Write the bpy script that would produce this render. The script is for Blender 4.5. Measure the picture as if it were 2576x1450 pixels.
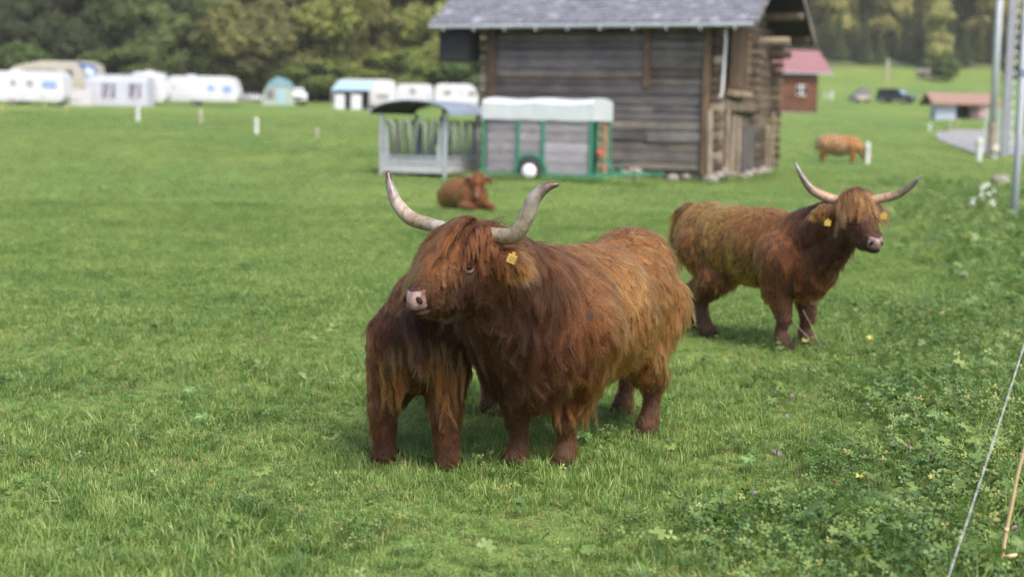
import bpy, math, random
import numpy as np
from mathutils import Vector, Matrix, kdtree

random.seed(7)
rng = np.random.default_rng(11)
R = math.radians
sc = bpy.context.scene
col = sc.collection
for _o in list(bpy.data.objects):
    bpy.data.objects.remove(_o)

# ------------------------------------------------------------------ camera
CAM_H, PITCH, ROLL, FPX = 1.70, 6.65, 1.0, 3600.0
cam_d = bpy.data.cameras.new("camera")
cam = bpy.data.objects.new("camera", cam_d)
col.objects.link(cam)
cam_d.sensor_width = 36.0
cam_d.lens = 36.0 * FPX / 2575.0
cam_d.clip_start, cam_d.clip_end = 0.1, 2000
CAM_R = Matrix.Rotation(R(90 - PITCH), 3, 'X') @ Matrix.Rotation(R(ROLL), 3, 'Z')
cam.matrix_world = Matrix.Translation((0, 0, CAM_H)) @ CAM_R.to_4x4()
cam_d.dof.use_dof = True
cam_d.dof.focus_distance = 7.0
cam_d.dof.aperture_fstop = 1.5
sc.camera = cam

# ------------------------------------------------------------------ light: high thin overcast
SUN_EL, SUN_AZ = 52.0, 150.0          # azimuth measured clockwise from +Y (the view direction)
world = bpy.data.worlds.new("World")
sc.world = world
world.use_nodes = True
wn = world.node_tree
for n in list(wn.nodes):
    wn.nodes.remove(n)
sky = wn.nodes.new("ShaderNodeTexSky")
sky.sky_type = 'NISHITA'
sky.sun_disc = False
sky.sun_elevation = R(SUN_EL)
sky.sun_rotation = R(SUN_AZ)
sky.altitude = 800
sky.air_density = 0.7
sky.dust_density = 6.0
sky.ozone_density = 1.0
bg = wn.nodes.new("ShaderNodeBackground")
bg.inputs["Strength"].default_value = 0.15
wo = wn.nodes.new("ShaderNodeOutputWorld")
wn.links.new(sky.outputs[0], bg.inputs[0])
wn.links.new(bg.outputs[0], wo.inputs[0])
sun_d = bpy.data.lights.new("sun", 'SUN')
sun_d.energy = 1.5
sun_d.angle = R(18)
sun_d.color = (1.0, 0.93, 0.82)
sun = bpy.data.objects.new("sun", sun_d)
col.objects.link(sun)
_sd = Vector((math.sin(R(SUN_AZ)) * math.cos(R(SUN_EL)), math.cos(R(SUN_AZ)) * math.cos(R(SUN_EL)), math.sin(R(SUN_EL))))
sun.rotation_euler = _sd.to_track_quat('Z', 'Y').to_euler()
sun.location = (0, 0, 30)
vs = sc.view_settings
vs.view_transform = 'Standard'
vs.look = 'None'
vs.gamma = 1.0
vs.use_curve_mapping = False
vs.exposure = 1.38
sc.render.engine = 'CYCLES'
sc.cycles.use_denoising = True
sc.cycles.denoiser = 'OPENIMAGEDENOISE'
sc.cycles.denoising_input_passes = 'RGB_ALBEDO_NORMAL'
sc.cycles.denoising_prefilter = 'NONE'
sc.cycles.sample_clamp_indirect = 4.0
sc.cycles.use_adaptive_sampling = False
sc.cycles.max_bounces = 5
sc.cycles.diffuse_bounces = 3
sc.cycles.glossy_bounces = 2
sc.cycles.transmission_bounces = 4
sc.cycles.transparent_max_bounces = 8
sc.cycles.caustics_reflective = False
sc.cycles.caustics_refractive = False
sc.cycles_curves.shape = 'RIBBONS'
sc.cycles_curves.subdivisions = 2

# ------------------------------------------------------------------ terrain and pixel helpers (photo measured on a 2575 x 1450 grid)
LP = np.array([(-30, 0), (0, 0), (22, 0), (38, .18), (62, .95), (75, 1.3), (112, 2.3), (130, 2.75), (145, 3.6), (165, 9), (200, 25), (300, 85), (500, 150)], float)
RP = np.array([(-30, 0), (0, 0), (40, .08), (63, .15), (80, 1.0), (95, 2.1), (138, 2.9), (170, 4.6), (205, 7.6), (235, 11.5), (270, 24), (330, 55), (500, 140)], float)

def terr(x, y):
    x = np.asarray(x, float); y = np.asarray(y, float)
    u = x / np.maximum(y, 6.0)
    w = np.clip((u + 0.02) / 0.16, 0, 1); w = w * w * (3 - 2 * w)
    def ip(P):
        a = 0
        for k in (-6, -3, 0, 3, 6):
            a = a + np.interp(y + k * np.clip(y / 60, 0, 1), P[:, 0], P[:, 1])
        return a / 5
    z = (1 - w) * ip(LP) + w * ip(RP)
    far = np.clip((y - 9) / 25, 0, 1)
    z = z + far * 0.05 * np.sin(x * 0.55 + 0.3 * y) * np.cos(y * 0.31 - 0.2 * x) + 0.012 * np.sin(2.3 * x + 1.1 * y) * np.sin(1.7 * y - 0.6 * x)
    return z

def tz(x, y):
    return float(terr(x, y))

def ray(px, py):
    return (CAM_R @ Vector(((px - 1287.5) / FPX, -(py - 725.0) / FPX, -1.0))).normalized()

def at(px, py, Y):
    d = ray(px, py)
    return Vector((0, 0, CAM_H)) + d * (Y / d.y)

def gp(px, py):
    d = ray(px, py)
    t = np.arange(2.0, 420.0, 0.02)
    z = CAM_H + t * d.z
    hit = np.nonzero(z < terr(t * d.x, t * d.y))[0]
    tt = t[hit[0]] if len(hit) else 400.0
    return Vector((tt * d.x, tt * d.y, tz(tt * d.x, tt * d.y)))

def ground_at(px, Y):
    """point on the terrain at depth Y in the column px (near the horizon row)"""
    d = ray(px, 300)
    x = d.x * Y / d.y
    return Vector((x, Y, tz(x, Y)))

# ------------------------------------------------------------------ materials
def new_mat(name):
    m = bpy.data.materials.new(name)
    m.use_nodes = True
    nt = m.node_tree
    b = nt.nodes.get("Principled BSDF")
    return m, nt, b

def ramp(nt, fac, stops):
    r = nt.nodes.new("ShaderNodeValToRGB")
    els = r.color_ramp.elements
    while len(els) < len(stops):
        els.new(0.5)
    for e, (p, c) in zip(els, stops):
        e.position = p
        e.color = (*c, 1)
    nt.links.new(fac, r.inputs[0])
    return r.outputs[0]

def noise(nt, scale, detail=4, vec=None, rough=0.55):
    n = nt.nodes.new("ShaderNodeTexNoise")
    n.inputs["Scale"].default_value = scale
    n.inputs["Detail"].default_value = detail
    n.inputs["Roughness"].default_value = rough
    if vec is not None:
        nt.links.new(vec, n.inputs["Vector"])
    return n.outputs[0]

def mixc(nt, fac, a, b, blend='MIX'):
    m = nt.nodes.new("ShaderNodeMix")
    m.data_type = 'RGBA'
    m.blend_type = blend
    for sock, v in ((m.inputs[0], fac), (m.inputs[6], a), (m.inputs[7], b)):
        if isinstance(v, (int, float)):
            sock.default_value = v
        elif isinstance(v, tuple):
            sock.default_value = (*v, 1)
        else:
            nt.links.new(v, sock)
    return m.outputs[2]

def coords(nt, which="Object", scale=None):
    t = nt.nodes.new("ShaderNodeTexCoord")
    o = t.outputs[which]
    if scale:
        mp = nt.nodes.new("ShaderNodeMapping")
        mp.inputs["Scale"].default_value = scale
        nt.links.new(o, mp.inputs[0])
        o = mp.outputs[0]
    return o

def bump(nt, b, h, strength=0.3, dist=0.01):
    n = nt.nodes.new("ShaderNodeBump")
    n.inputs["Strength"].default_value = strength
    n.inputs["Distance"].default_value = dist
    nt.links.new(h, n.inputs["Height"])
    nt.links.new(n.outputs[0], b.inputs["Normal"])

def mat(name, c1, c2=None, scale=6, rough=0.6, metal=0.0, bmp=0.0, stretch=None, spec=0.5):
    m, nt, b = new_mat(name)
    b.inputs["Roughness"].default_value = rough
    b.inputs["Metallic"].default_value = metal
    b.inputs["Specular IOR Level"].default_value = spec
    if c2 is None:
        c2 = tuple(min(1, v * 0.8) for v in c1)
    v = coords(nt, "Object", stretch)
    f = noise(nt, scale, 5, v)
    c = ramp(nt, f, [(0.32, c1), (0.68, c2)])
    nt.links.new(c, b.inputs["Base Color"])
    if bmp:
        bump(nt, b, f, bmp)
    return m

def wood(name, tones, grain=(1, 14, 14), rough=0.85):
    """weathered wood: a tone per object, long grain, dark stains"""
    m, nt, b = new_mat(name)
    b.inputs["Roughness"].default_value = rough
    b.inputs["Specular IOR Level"].default_value = 0.25
    oi = nt.nodes.new("ShaderNodeObjectInfo")
    base = ramp(nt, oi.outputs["Random"], [(i / (len(tones) - 1), t) for i, t in enumerate(tones)])
    geo = nt.nodes.new("ShaderNodeTexCoord")
    mp = nt.nodes.new("ShaderNodeMapping")
    mp.inputs["Scale"].default_value = grain
    nt.links.new(geo.outputs["Object"], mp.inputs[0])
    g = noise(nt, 2.6, 7, mp.outputs[0], 0.75)
    gc = ramp(nt, g, [(0.28, (0.30, 0.29, 0.29)), (0.46, (0.85, 0.83, 0.82)), (0.58, (1.15, 1.12, 1.10)), (0.74, (1.9, 1.85, 1.75))])
    c = mixc(nt, 1.0, base, gc, 'MULTIPLY')
    s = noise(nt, 1.1, 4, geo.outputs["Object"])
    sc_ = ramp(nt, s, [(0.35, (0.55, 0.55, 0.58)), (0.6, (1.1, 1.06, 1.0))])
    c = mixc(nt, 0.8, c, sc_, 'MULTIPLY')
    nt.links.new(c, b.inputs["Base Color"])
    bump(nt, b, g, 0.5, 0.01)
    return m

# ------------------------------------------------------------------ mesh builder
class MB:
    def __init__(self):
        self.v, self.f, self.mi = [], [], []
    def add(self, vs, fs, mi=0):
        o = len(self.v)
        self.v += [tuple(p) for p in vs]
        self.f += [tuple(i + o for i in f) for f in fs]
        self.mi += [mi] * len(fs)
        return self
    def box(self, c, s, rot=None, mi=0, bev=0.0, taper=1.0):
        x, y, z = s[0] / 2, s[1] / 2, s[2] / 2
        if bev <= 0:
            vs = [Vector((sx * x * (taper if sz > 0 else 1), sy * y * (taper if sz > 0 else 1), sz * z)) for sz in (-1, 1) for sy in (-1, 1) for sx in (-1, 1)]
            fs = [(0, 2, 3, 1), (4, 5, 7, 6), (0, 1, 5, 4), (2, 6, 7, 3), (0, 4, 6, 2), (1, 3, 7, 5)]
        else:
            b = min(bev, x * .9, y * .9, z * .9)
            ring = [(-x + b, -y), (x - b, -y), (x, -y + b), (x, y - b), (x - b, y), (-x + b, y), (-x, y - b), (-x, -y + b)]
            k = [(1 - b / max(x, 1e-6), 1 - b / max(y, 1e-6), -z), (1, 1, -z + b), (1, 1, z - b), (1 - b / max(x, 1e-6), 1 - b / max(y, 1e-6), z)]
            vs, fs = [], []
            for (kx, ky, zz) in k:
                vs += [Vector((p * kx, q * ky, zz)) for p, q in ring]
            for j in range(3):
                for i in range(8):
                    a, d = j * 8 + i, j * 8 + (i + 1) % 8
                    fs.append((a, d, d + 8, a + 8))
            fs.append(tuple(range(7, -1, -1)))
            fs.append(tuple(range(24, 32)))
        if rot is not None:
            vs = [rot @ p for p in vs]
        c = Vector(c)
        return self.add([p + c for p in vs], fs, mi)
    def bar(self, a, b, w, h=None, mi=0, bev=0.0):
        a, b = Vector(a), Vector(b)
        d = b - a
        up = Vector((0, 0, 1)) if abs(d.normalized().z) < 0.95 else Vector((1, 0, 0))
        y = up.cross(d).normalized()
        z = d.normalized().cross(y)
        M = Matrix((d.normalized(), y, z)).transposed()
        return self.box((a + b) / 2, (d.length, w, h or w), M, mi, bev)
    def tube(self, pts, rads, n=8, mi=0, cap=True):
        pts = [Vector(p) for p in pts]
        if not hasattr(rads, '__len__'):
            rads = [rads] * len(pts)
        vs, fs = [], []
        t = (pts[1] - pts[0]).normalized()
        ref = Vector((0, 0, 1)) if abs(t.z) < 0.9 else Vector((1, 0, 0))
        nrm = t.cross(ref).normalized()
        for i, p in enumerate(pts):
            t = (pts[min(i + 1, len(pts) - 1)] - pts[max(i - 1, 0)]).normalized()
            nrm = (nrm - t * nrm.dot(t)).normalized()
            bn = t.cross(nrm)
            for k in range(n):
                a = 2 * math.pi * k / n
                vs.append(p + (nrm * math.cos(a) + bn * math.sin(a)) * rads[i])
        for i in range(len(pts) - 1):
            for k in range(n):
                a, b = i * n + k, i * n + (k + 1) % n
                fs.append((a, b, b + n, a + n))
        if cap:
            fs.append(tuple(range(n - 1, -1, -1)))
            fs.append(tuple(range((len(pts) - 1) * n, len(pts) * n)))
        return self.add(vs, fs, mi)
    def cyl(self, a, b, r, n=12, r2=None, mi=0):
        return self.tube([a, b], [r, r if r2 is None else r2], n, mi)
    def prism(self, poly, a0, a1, frame, mi=0):
        """poly: 2-D outline, swept from a0 to a1 along frame[2]; frame = (ex, ey, ez, origin)"""
        ex, ey, ez, o = frame
        n = len(poly)
        vs = [o + ex * p + ey * q + ez * a0 for p, q in poly] + [o + ex * p + ey * q + ez * a1 for p, q in poly]
        fs = [(i, (i + 1) % n, (i + 1) % n + n, i + n) for i in range(n)] + [tuple(range(n - 1, -1, -1)), tuple(range(n, 2 * n))]
        return self.add(vs, fs, mi)
    def ell(self, c, r, rot=None, nu=14, nv=9, mi=0):
        c = Vector(c)
        if not hasattr(r, '__len__'):
            r = (r, r, r)
        vs, fs = [], []
        for j in range(nv + 1):
            th = math.pi * j / nv
            for i in range(nu):
                ph = 2 * math.pi * i / nu
                p = Vector((r[0] * math.sin(th) * math.cos(ph), r[1] * math.sin(th) * math.sin(ph), r[2] * math.cos(th)))
                vs.append(c + (rot @ p if rot is not None else p))
        for j in range(nv):
            for i in range(nu):
                a, b = j * nu + i, j * nu + (i + 1) % nu
                fs.append((a, a + nu, b + nu, b))
        return self.add(vs, fs, mi)
    def mesh(self, name, mats, smooth=False, recalc=True):
        me = bpy.data.meshes.new(name)
        me.from_pydata(self.v, [], self.f)
        if not isinstance(mats, (list, tuple)):
            mats = [mats]
        for m in mats:
            me.materials.append(m)
        if len(mats) > 1:
            me.polygons.foreach_set("material_index", self.mi)
        if smooth:
            me.polygons.foreach_set("use_smooth", [True] * len(self.f))
        if recalc:
            import bmesh
            bm = bmesh.new(); bm.from_mesh(me)
            bmesh.ops.recalc_face_normals(bm, faces=bm.faces[:])
            bm.to_mesh(me); bm.free()
        me.update()
        return me
    def build(self, name, mats, parent=None, smooth=False):
        return link(name, self.mesh(name, mats, smooth), parent)

def link(name, data, parent=None, M=None):
    o = bpy.data.objects.new(name, data)
    col.objects.link(o)
    if parent is not None:
        o.parent = parent
    if M is not None:
        o.matrix_local = M
    return o

def tag(o, label=None, cat=None, group=None, kind=None):
    if label: o["label"] = label
    if cat: o["category"] = cat
    if group: o["group"] = group
    if kind: o["kind"] = kind
    return o

def empty(name, loc, rz=0.0, label=None, cat=None, group=None):
    o = bpy.data.objects.new(name, None)
    col.objects.link(o)
    o.empty_display_size = 0.2
    o.location = loc
    o.rotation_euler = (0, 0, rz)
    tag(o, label, cat, group)
    return o

def copy_tree(o, parent=None):
    c = o.copy()
    col.objects.link(c)
    c.parent = parent
    for ch in list(o.children):
        copy_tree(ch, c)
    return c

def np_mesh(name, V, F, mats, smooth=False):
    """fast mesh from numpy arrays, faces all of one size"""
    me = bpy.data.meshes.new(name)
    V = np.asarray(V, np.float32); F = np.asarray(F, np.int32)
    k = F.shape[1]
    me.vertices.add(len(V)); me.vertices.foreach_set("co", V.ravel())
    me.loops.add(F.size); me.loops.foreach_set("vertex_index", F.ravel())
    me.polygons.add(len(F)); me.polygons.foreach_set("loop_start", np.arange(0, F.size, k, dtype=np.int32))
    if smooth:
        me.polygons.foreach_set("use_smooth", np.ones(len(F), bool))
    for m in (mats if isinstance(mats, (list, tuple)) else [mats]):
        me.materials.append(m)
    me.update(calc_edges=True)
    return me
# ------------------------------------------------------------------ ground
def ground_material(name, c_lo, c_mid, c_hi, c_dry):
    m, nt, b = new_mat(name)
    b.inputs["Roughness"].default_value = 0.9
    b.inputs["Specular IOR Level"].default_value = 0.15
    v = coords(nt, "Object")
    f1 = noise(nt, 0.22, 5, v, 0.6)
    f2 = noise(nt, 7.0, 6, v, 0.7)
    f3 = noise(nt, 0.06, 3, v)
    f4 = noise(nt, 1.3, 5, v, 0.65)
    c = ramp(nt, f2, [(0.3, c_lo), (0.5, c_mid), (0.72, c_hi)])
    big = ramp(nt, f1, [(0.3, (0.72, 0.82, 0.8)), (0.55, (1, 1, 1)), (0.72, (1.3, 1.18, 0.95))])
    c = mixc(nt, 1.0, c, big, 'MULTIPLY')
    dry = ramp(nt, f4, [(0.56, (0, 0, 0)), (0.74, (1, 1, 1))])
    c = mixc(nt, mixc(nt, 0.45, (0, 0, 0), dry), c, c_dry)
    hue = ramp(nt, f3, [(0.35, (0.85, 0.95, 0.9)), (0.65, (1.15, 1.05, 0.9))])
    c = mixc(nt, 1.0, c, hue, 'MULTIPLY')
    f5 = noise(nt, 55.0, 6, v, 0.75)
    c = mixc(nt, 1.0, c, ramp(nt, f5, [(0.36, (.30, .26, .24)), (0.5, (.85, .82, .8)), (0.64, (1.5, 1.4, 1.45))]), 'MULTIPLY')
    nt.links.new(c, b.inputs["Base Color"])
    bump(nt, b, f2, 0.8, 0.05)
    return m

M_GROUND = ground_material("meadow_ground", (.100, .166, .044), (.145, .230, .060), (.200, .285, .082), (.21, .23, .10))
M_FOREST = ground_material("forest_floor", (.06, .085, .04), (.085, .115, .05), (.11, .14, .06), (.11, .10, .06))

def grid_sheet(name, ys, us, m, kind):
    V = []
    for y in ys:
        wdt = abs(y) + 14.0
        for u in us:
            x = u * wdt
            V.append((x, y, tz(x, y)))
    nU = len(us)
    F = [(j * nU + i, j * nU + i + 1, (j + 1) * nU + i + 1, (j + 1) * nU + i) for j in range(len(ys) - 1) for i in range(nU - 1)]
    o = link(name, np_mesh(name, V, F, m, True))
    return tag(o, kind=kind)

ys1 = list(np.arange(-30, 0, 3.0)) + list(np.arange(0, 30, 0.5)) + list(np.arange(30, 80, 1.0)) + list(np.arange(80, 241, 2.5))
us1 = np.linspace(-1.3, 1.3, 131)
YS_L, YS_R = 142.0, 232.0
def split_y(x, y):
    u = x / max(y, 6)
    w = min(1, max(0, (u + .02) / .16))
    return YS_L + (YS_R - YS_L) * w
# the meadow sheet runs to the edge of the woods, the hillside sheet carries on from there
def half_sheet(name, m, meadow):
    nU = len(us1)
    if meadow:
        rows = [(-30 + i * 3.0) for i in range(10)] + list(np.arange(0, 30, .5)) + list(np.arange(30, 80, 1.0))
        n_far = 46
    V = []
    if meadow:
        for y in rows:
            for u in us1:
                x = u * (abs(y) + 14); V.append((x, y, tz(x, y)))
        y0 = 80.0
        tot = len(rows) + n_far
        for j in range(n_far):
            t = j / (n_far - 1)
            for u in us1:
                ye = split_y(u * 150, 142)
                y = y0 + (ye - y0) * t
                x = u * (y + 14); V.append((x, y, tz(x, y)))
    else:
        tot = 60
        for j in range(tot):
            t = j / (tot - 1)
            for u in us1:
                ye = split_y(u * 150, 142)
                y = ye + (460 - ye) * t
                x = u * (y + 14); V.append((x, y, tz(x, y)))
    F = [(j * nU + i, j * nU + i + 1, (j + 1) * nU + i + 1, (j + 1) * nU + i) for j in range(tot - 1) for i in range(nU - 1)]
    return tag(link(name, np_mesh(name, V, F, m, True)), kind="structure")
half_sheet("meadow", M_GROUND, True)
half_sheet("hillside", M_FOREST, False)

# asphalt lane far right, laid just above meadow
M_ROAD = mat("lane_asphalt", (.19, .19, .20), (.25, .25, .25), 3, 0.9)
def road():
    pts = [gp(2395, 330), gp(2440, 334), gp(2500, 352), gp(2560, 372), gp(2640, 398)]
    wid = [0.6, 2.0, 3.2, 3.2, 3.2]
    V, F = [], []
    n = 0
    for i in range(len(pts) - 1):
        for k in range(8):
            t = k / 8
            p = pts[i].lerp(pts[i + 1], t); w = wid[i] + (wid[i + 1] - wid[i]) * t
            d = (pts[i + 1] - pts[i]); d.z = 0; d.normalize()
            s = Vector((-d.y, d.x, 0))
            for q in (-1, -.5, 0, .5, 1):
                a = p + s * (w * q)
                V.append((a.x, a.y, tz(a.x, a.y) + 0.06))
            n += 1
    for j in range(n - 1):
        for q in range(4):
            F.append((j * 5 + q, j * 5 + q + 1, j * 5 + q + 6, j * 5 + q + 5))
    tag(link("road", np_mesh("road", V, F, M_ROAD, True)), kind="structure")
road()

# ------------------------------------------------------------------ trees
def leaf_mat(name, lo, hi):
    m, nt, b = new_mat(name)
    oi = nt.nodes.new("ShaderNodeObjectInfo")
    at_ = nt.nodes.new("ShaderNodeAttribute"); at_.attribute_name = "tone"
    base = ramp(nt, at_.outputs["Fac"], [(0.0, lo), (1.0, hi)])
    c = mixc(nt, 1.0, base, oi.outputs["Color"], 'MULTIPLY')
    nt.links.new(c, b.inputs["Base Color"])
    b.inputs["Roughness"].default_value = 0.7
    b.inputs["Specular IOR Level"].default_value = 0.2
    tr = nt.nodes.new("ShaderNodeBsdfTranslucent")
    nt.links.new(c, tr.inputs[0])
    mx = nt.nodes.new("ShaderNodeMixShader"); mx.inputs[0].default_value = 0.45
    nt.links.new(b.outputs[0], mx.inputs[1]); nt.links.new(tr.outputs[0], mx.inputs[2])
    nt.links.new(mx.outputs[0], nt.nodes["Material Output"].inputs[0])
    return m
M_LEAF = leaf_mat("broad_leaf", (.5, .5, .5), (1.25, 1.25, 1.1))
M_BARK = mat("bark", (.09, .075, .06), (.15, .13, .11), 5, 0.9, bmp=0.5, stretch=(6, 6, 1))

def quads(C, N, S, tone, asp=0.7):
    """one leaf-clump quad per centre, facing N, half-size S"""
    n = len(C)
    N = N / np.linalg.norm(N, axis=1, keepdims=True)
    r = rng.normal(size=(n, 3))
    A = np.cross(N, r); A /= np.linalg.norm(A, axis=1, keepdims=True)
    B = np.cross(N, A)
    S = S[:, None]
    bend = N * S * 0.25
    V = np.stack([C - A * S, C - B * S * asp + bend, C + A * S, C + B * S * asp + bend], 1).reshape(-1, 3)
    F = np.arange(4 * n).reshape(n, 4)
    return V, F, np.repeat(tone, 4)

def set_tone(me, tone):
    a = me.attributes.new("tone", 'FLOAT', 'POINT')
    a.data.foreach_set("value", np.asarray(tone, np.float32))

def broad_crown(H, W, seed, n=9500):
    g = np.random.default_rng(seed)
    lobes = []
    for k in range(17):
        z = H * (0.16 + 0.80 * g.random())
        prof = math.sin(math.pi * min(1, max(.08, (z / H - 0.02) / 1.02))) ** 0.6
        a = g.random() * 6.28
        rr = W * prof * (0.25 + 0.55 * g.random())
        lobes.append((rr * math.cos(a), rr * math.sin(a), z, W * (0.28 + 0.22 * g.random())))
    C, N, T = [], [], []
    for (x, y, z, r) in lobes:
        m = n // len(lobes)
        d = g.normal(size=(m, 3)); d /= np.linalg.norm(d, axis=1, keepdims=True)
        rad = r * (0.55 + 0.5 * g.random(m)) 
        wob = 1 + 0.22 * np.sin(5 * d[:, 0] + 3 * d[:, 2] + x) * np.cos(4 * d[:, 1] + z)
        c = d * (rad * wob)[:, None] * np.array([1, 1, .85]) + np.array([x, y, z])
        C.append(c); N.append(d + g.normal(size=(m, 3)) * 0.6 + np.array([0, 0, .3]))
        T.append(np.clip(0.5 + 0.28 * g.normal(size=m) + 0.25 * (g.random() - .5), 0, 1))
    C = np.concatenate(C); N = np.concatenate(N); T = np.concatenate(T)
    keep = C[:, 2] > 0.3
    C, N, T = C[keep], N[keep], T[keep]
    V, F, t = quads(C, N, (0.22 + 0.2 * g.random(len(C))) * (W / 4.5) ** .5, T)
    me = np_mesh("crown", V, F, M_LEAF)
    set_tone(me, t)
    mb = MB()
    top = H * 0.8
    mb.tube([(0, 0, -.5), (0.05, 0, H * .2), (0.1, .1, H * .5), (0, .1, top)], [H * .024, H * .019, H * .012, H * .004], 7)
    for k, (x, y, z, r) in enumerate(lobes[:9]):
        z0 = max(0.12 * H, z - 0.28 * H)
        mb.tube([(0.03, 0.03, z0), (x * .5, y * .5, (z0 + z) / 2 + .2), (x, y, z)], [H * .009, H * .006, H * .002], 5)
    tr = mb.mesh("trunk", M_BARK, True)
    return me, tr

def conifer_crown(H, W, seed):
    g = np.random.default_rng(seed)
    C, N, T = [], [], []
    z = H * 0.07
    while z < H * 0.985:
        f = 1 - z / H
        nb = int(6 + 7 * f)
        a0 = g.random() * 6.28
        for k in range(nb):
            a = a0 + 6.28 * k / nb + g.normal() * .18
            L = W * (f ** 0.8) * (0.75 + 0.4 * g.random())
            m = max(3, int(L / 0.16))
            s = np.linspace(0.12, 1, m)
            droop = -0.35 * L * s ** 1.5 + 0.12 * L * s
            c = np.stack([np.cos(a) * L * s, np.sin(a) * L * s, z + droop], 1) + g.normal(size=(m, 3)) * 0.13
            C.append(c)
            N.append(np.stack([np.cos(a) * np.full(m, .5), np.sin(a) * np.full(m, .5), np.full(m, .8)], 1) + g.normal(size=(m, 3)) * .5)
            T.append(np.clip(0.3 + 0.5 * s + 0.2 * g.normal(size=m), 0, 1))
        z += H * 0.022 + 0.28 * f * g.random()
    C = np.concatenate(C); N = np.concatenate(N); T = np.concatenate(T)
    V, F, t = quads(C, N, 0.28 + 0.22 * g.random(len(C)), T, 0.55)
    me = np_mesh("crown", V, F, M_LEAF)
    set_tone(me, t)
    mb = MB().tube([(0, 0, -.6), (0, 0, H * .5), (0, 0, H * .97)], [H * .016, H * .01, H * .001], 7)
    return me, mb.mesh("trunk", M_BARK, True)

BROAD = [broad_crown(15, 5.2, 31), broad_crown(17, 4.8, 32), broad_crown(13, 5.6, 33), broad_crown(19, 5.6, 34)]
CONIF = [conifer_crown(24, 4.2, 41), conifer_crown(28, 4.6, 42), conifer_crown(20, 3.6, 43)]

def tree(kind, variant, x, y, scale, rz, tint, name, label, group):
    cm, tm = (BROAD if kind == 'b' else CONIF)[variant]
    root = empty(name, (x, y, tz(x, y)), rz, label, "tree", group)
    root.scale = (scale, scale, scale * (0.94 + 0.12 * ((x * 7.3) % 1)))
    t = link("trunk", tm, root)
    c = link("crown", cm, root)
    c.color = (*tint, 1)
    return root

DK, MD, OL, BR, YL, LT = (.10, .13, .065), (.15, .19, .075), (.225, .225, .085), (.19, .195, .08), (.34, .33, .10), (.29, .32, .10)
LM_L = [(-200, "beyond left end of caravans"), (60, "behind first caravan"), (145, "behind cream motor home"), (240, "behind grey windbreak"), (300, "behind awning tent"),
        (375, "behind caravan with a rounded end"), (460, "behind left half of the long caravan"), (560, "behind right half of the long caravan"), (640, "behind gap left of small tent"), (710, "behind small sage green tent"),
        (790, "behind gap right of small tent"), (875, "behind pale blue sun awning"), (950, "behind caravan with the sun awning"), (1040, "behind hay feeder roof"), (1120, "behind last caravan"), (1190, "close to left end of barn roof"), (1290, "partly behind barn roof")]
LM_R = [(1900, "behind barn's gable"), (1990, "behind cabin's left roof end"), (2060, "behind cabin's red roof"), (2120, "right of the cabin"), (2175, "above covered cart"), (2230, "above thin grey pole"), (2275, "above dark blue car"), (2335, "above stone pile"),
        (2385, "above round bush"), (2430, "above field hut"), (2480, "left of lamp pole"), (2530, "behind steel mast"), (2580, "by slim white pole"), (2660, "past the lane"), (2760, "far past the lane")]
ROWN = ["front row", "second rank", "third rank", "highest rank"]
USED = {}
def tree_label(px, row, tint, kind):
    lm = min(LM_L if kind == 'b' else LM_R, key=lambda q: abs(q[0] - px))[1]
    r, g_, b_ = tint
    hue = "yellowish" if r > .27 and r > .93 * g_ else "light green" if g_ > .28 else "olive" if r > .93 * g_ else "dark green" if g_ < .19 else "green"  # on the rear conifers the lighter hues are painted sunlight
    lab = "%s %s in wood's %s, %s" % (hue, "broadleaf tree" if kind == 'b' else "conifer", ROWN[row], lm)
    if lab in USED:
        USED[lab] += 1; lab = lab + (", further along" if USED[lab] == 2 else ", third along")
    USED[lab] = USED.get(lab, 0) + 1
    return lab
g_t = random.Random(5)
def left_tint(px, row):
    if row and 560 < px < 720: t = OL
    elif px < 330: t = DK if g_t.random() < .7 else MD
    elif px < 520: t = MD if g_t.random() < .6 else DK
    elif px < 800: t = g_t.choice([BR, OL, MD, BR])
    elif px < 960: t = g_t.choice([MD, OL, LT])
    else: t = g_t.choice([LT, OL, LT, MD])
    if row == 2: t = tuple(a * .5 + b * .5 for a, b in zip(t, OL))
    k = .85 + .3 * g_t.random()
    return tuple(v * k for v in t)
for row, (Y0, step, s0) in enumerate([(143, 62, .62), (156, 66, .92), (172, 62, 1.0), (190, 70, 1.0)]):
    px = -140
    while px < 1330:
        Y = Y0 + g_t.uniform(-4, 4)
        p = ground_at(px, Y)
        tn_ = left_tint(px, row)
        tree('b', g_t.randrange(4), p.x, p.y, s0 * g_t.uniform(.85, 1.2), g_t.uniform(0, 6.28), tn_,
             "broadleaf_tree", tree_label(px, row, tn_, 'b'), "broadleaf trees of the wood, row %s" % ("at the front" if row == 0 else "on the slope" if row == 1 else "high on the slope, tinted sunlit"))
        px += step * g_t.uniform(.75, 1.25)
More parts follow.
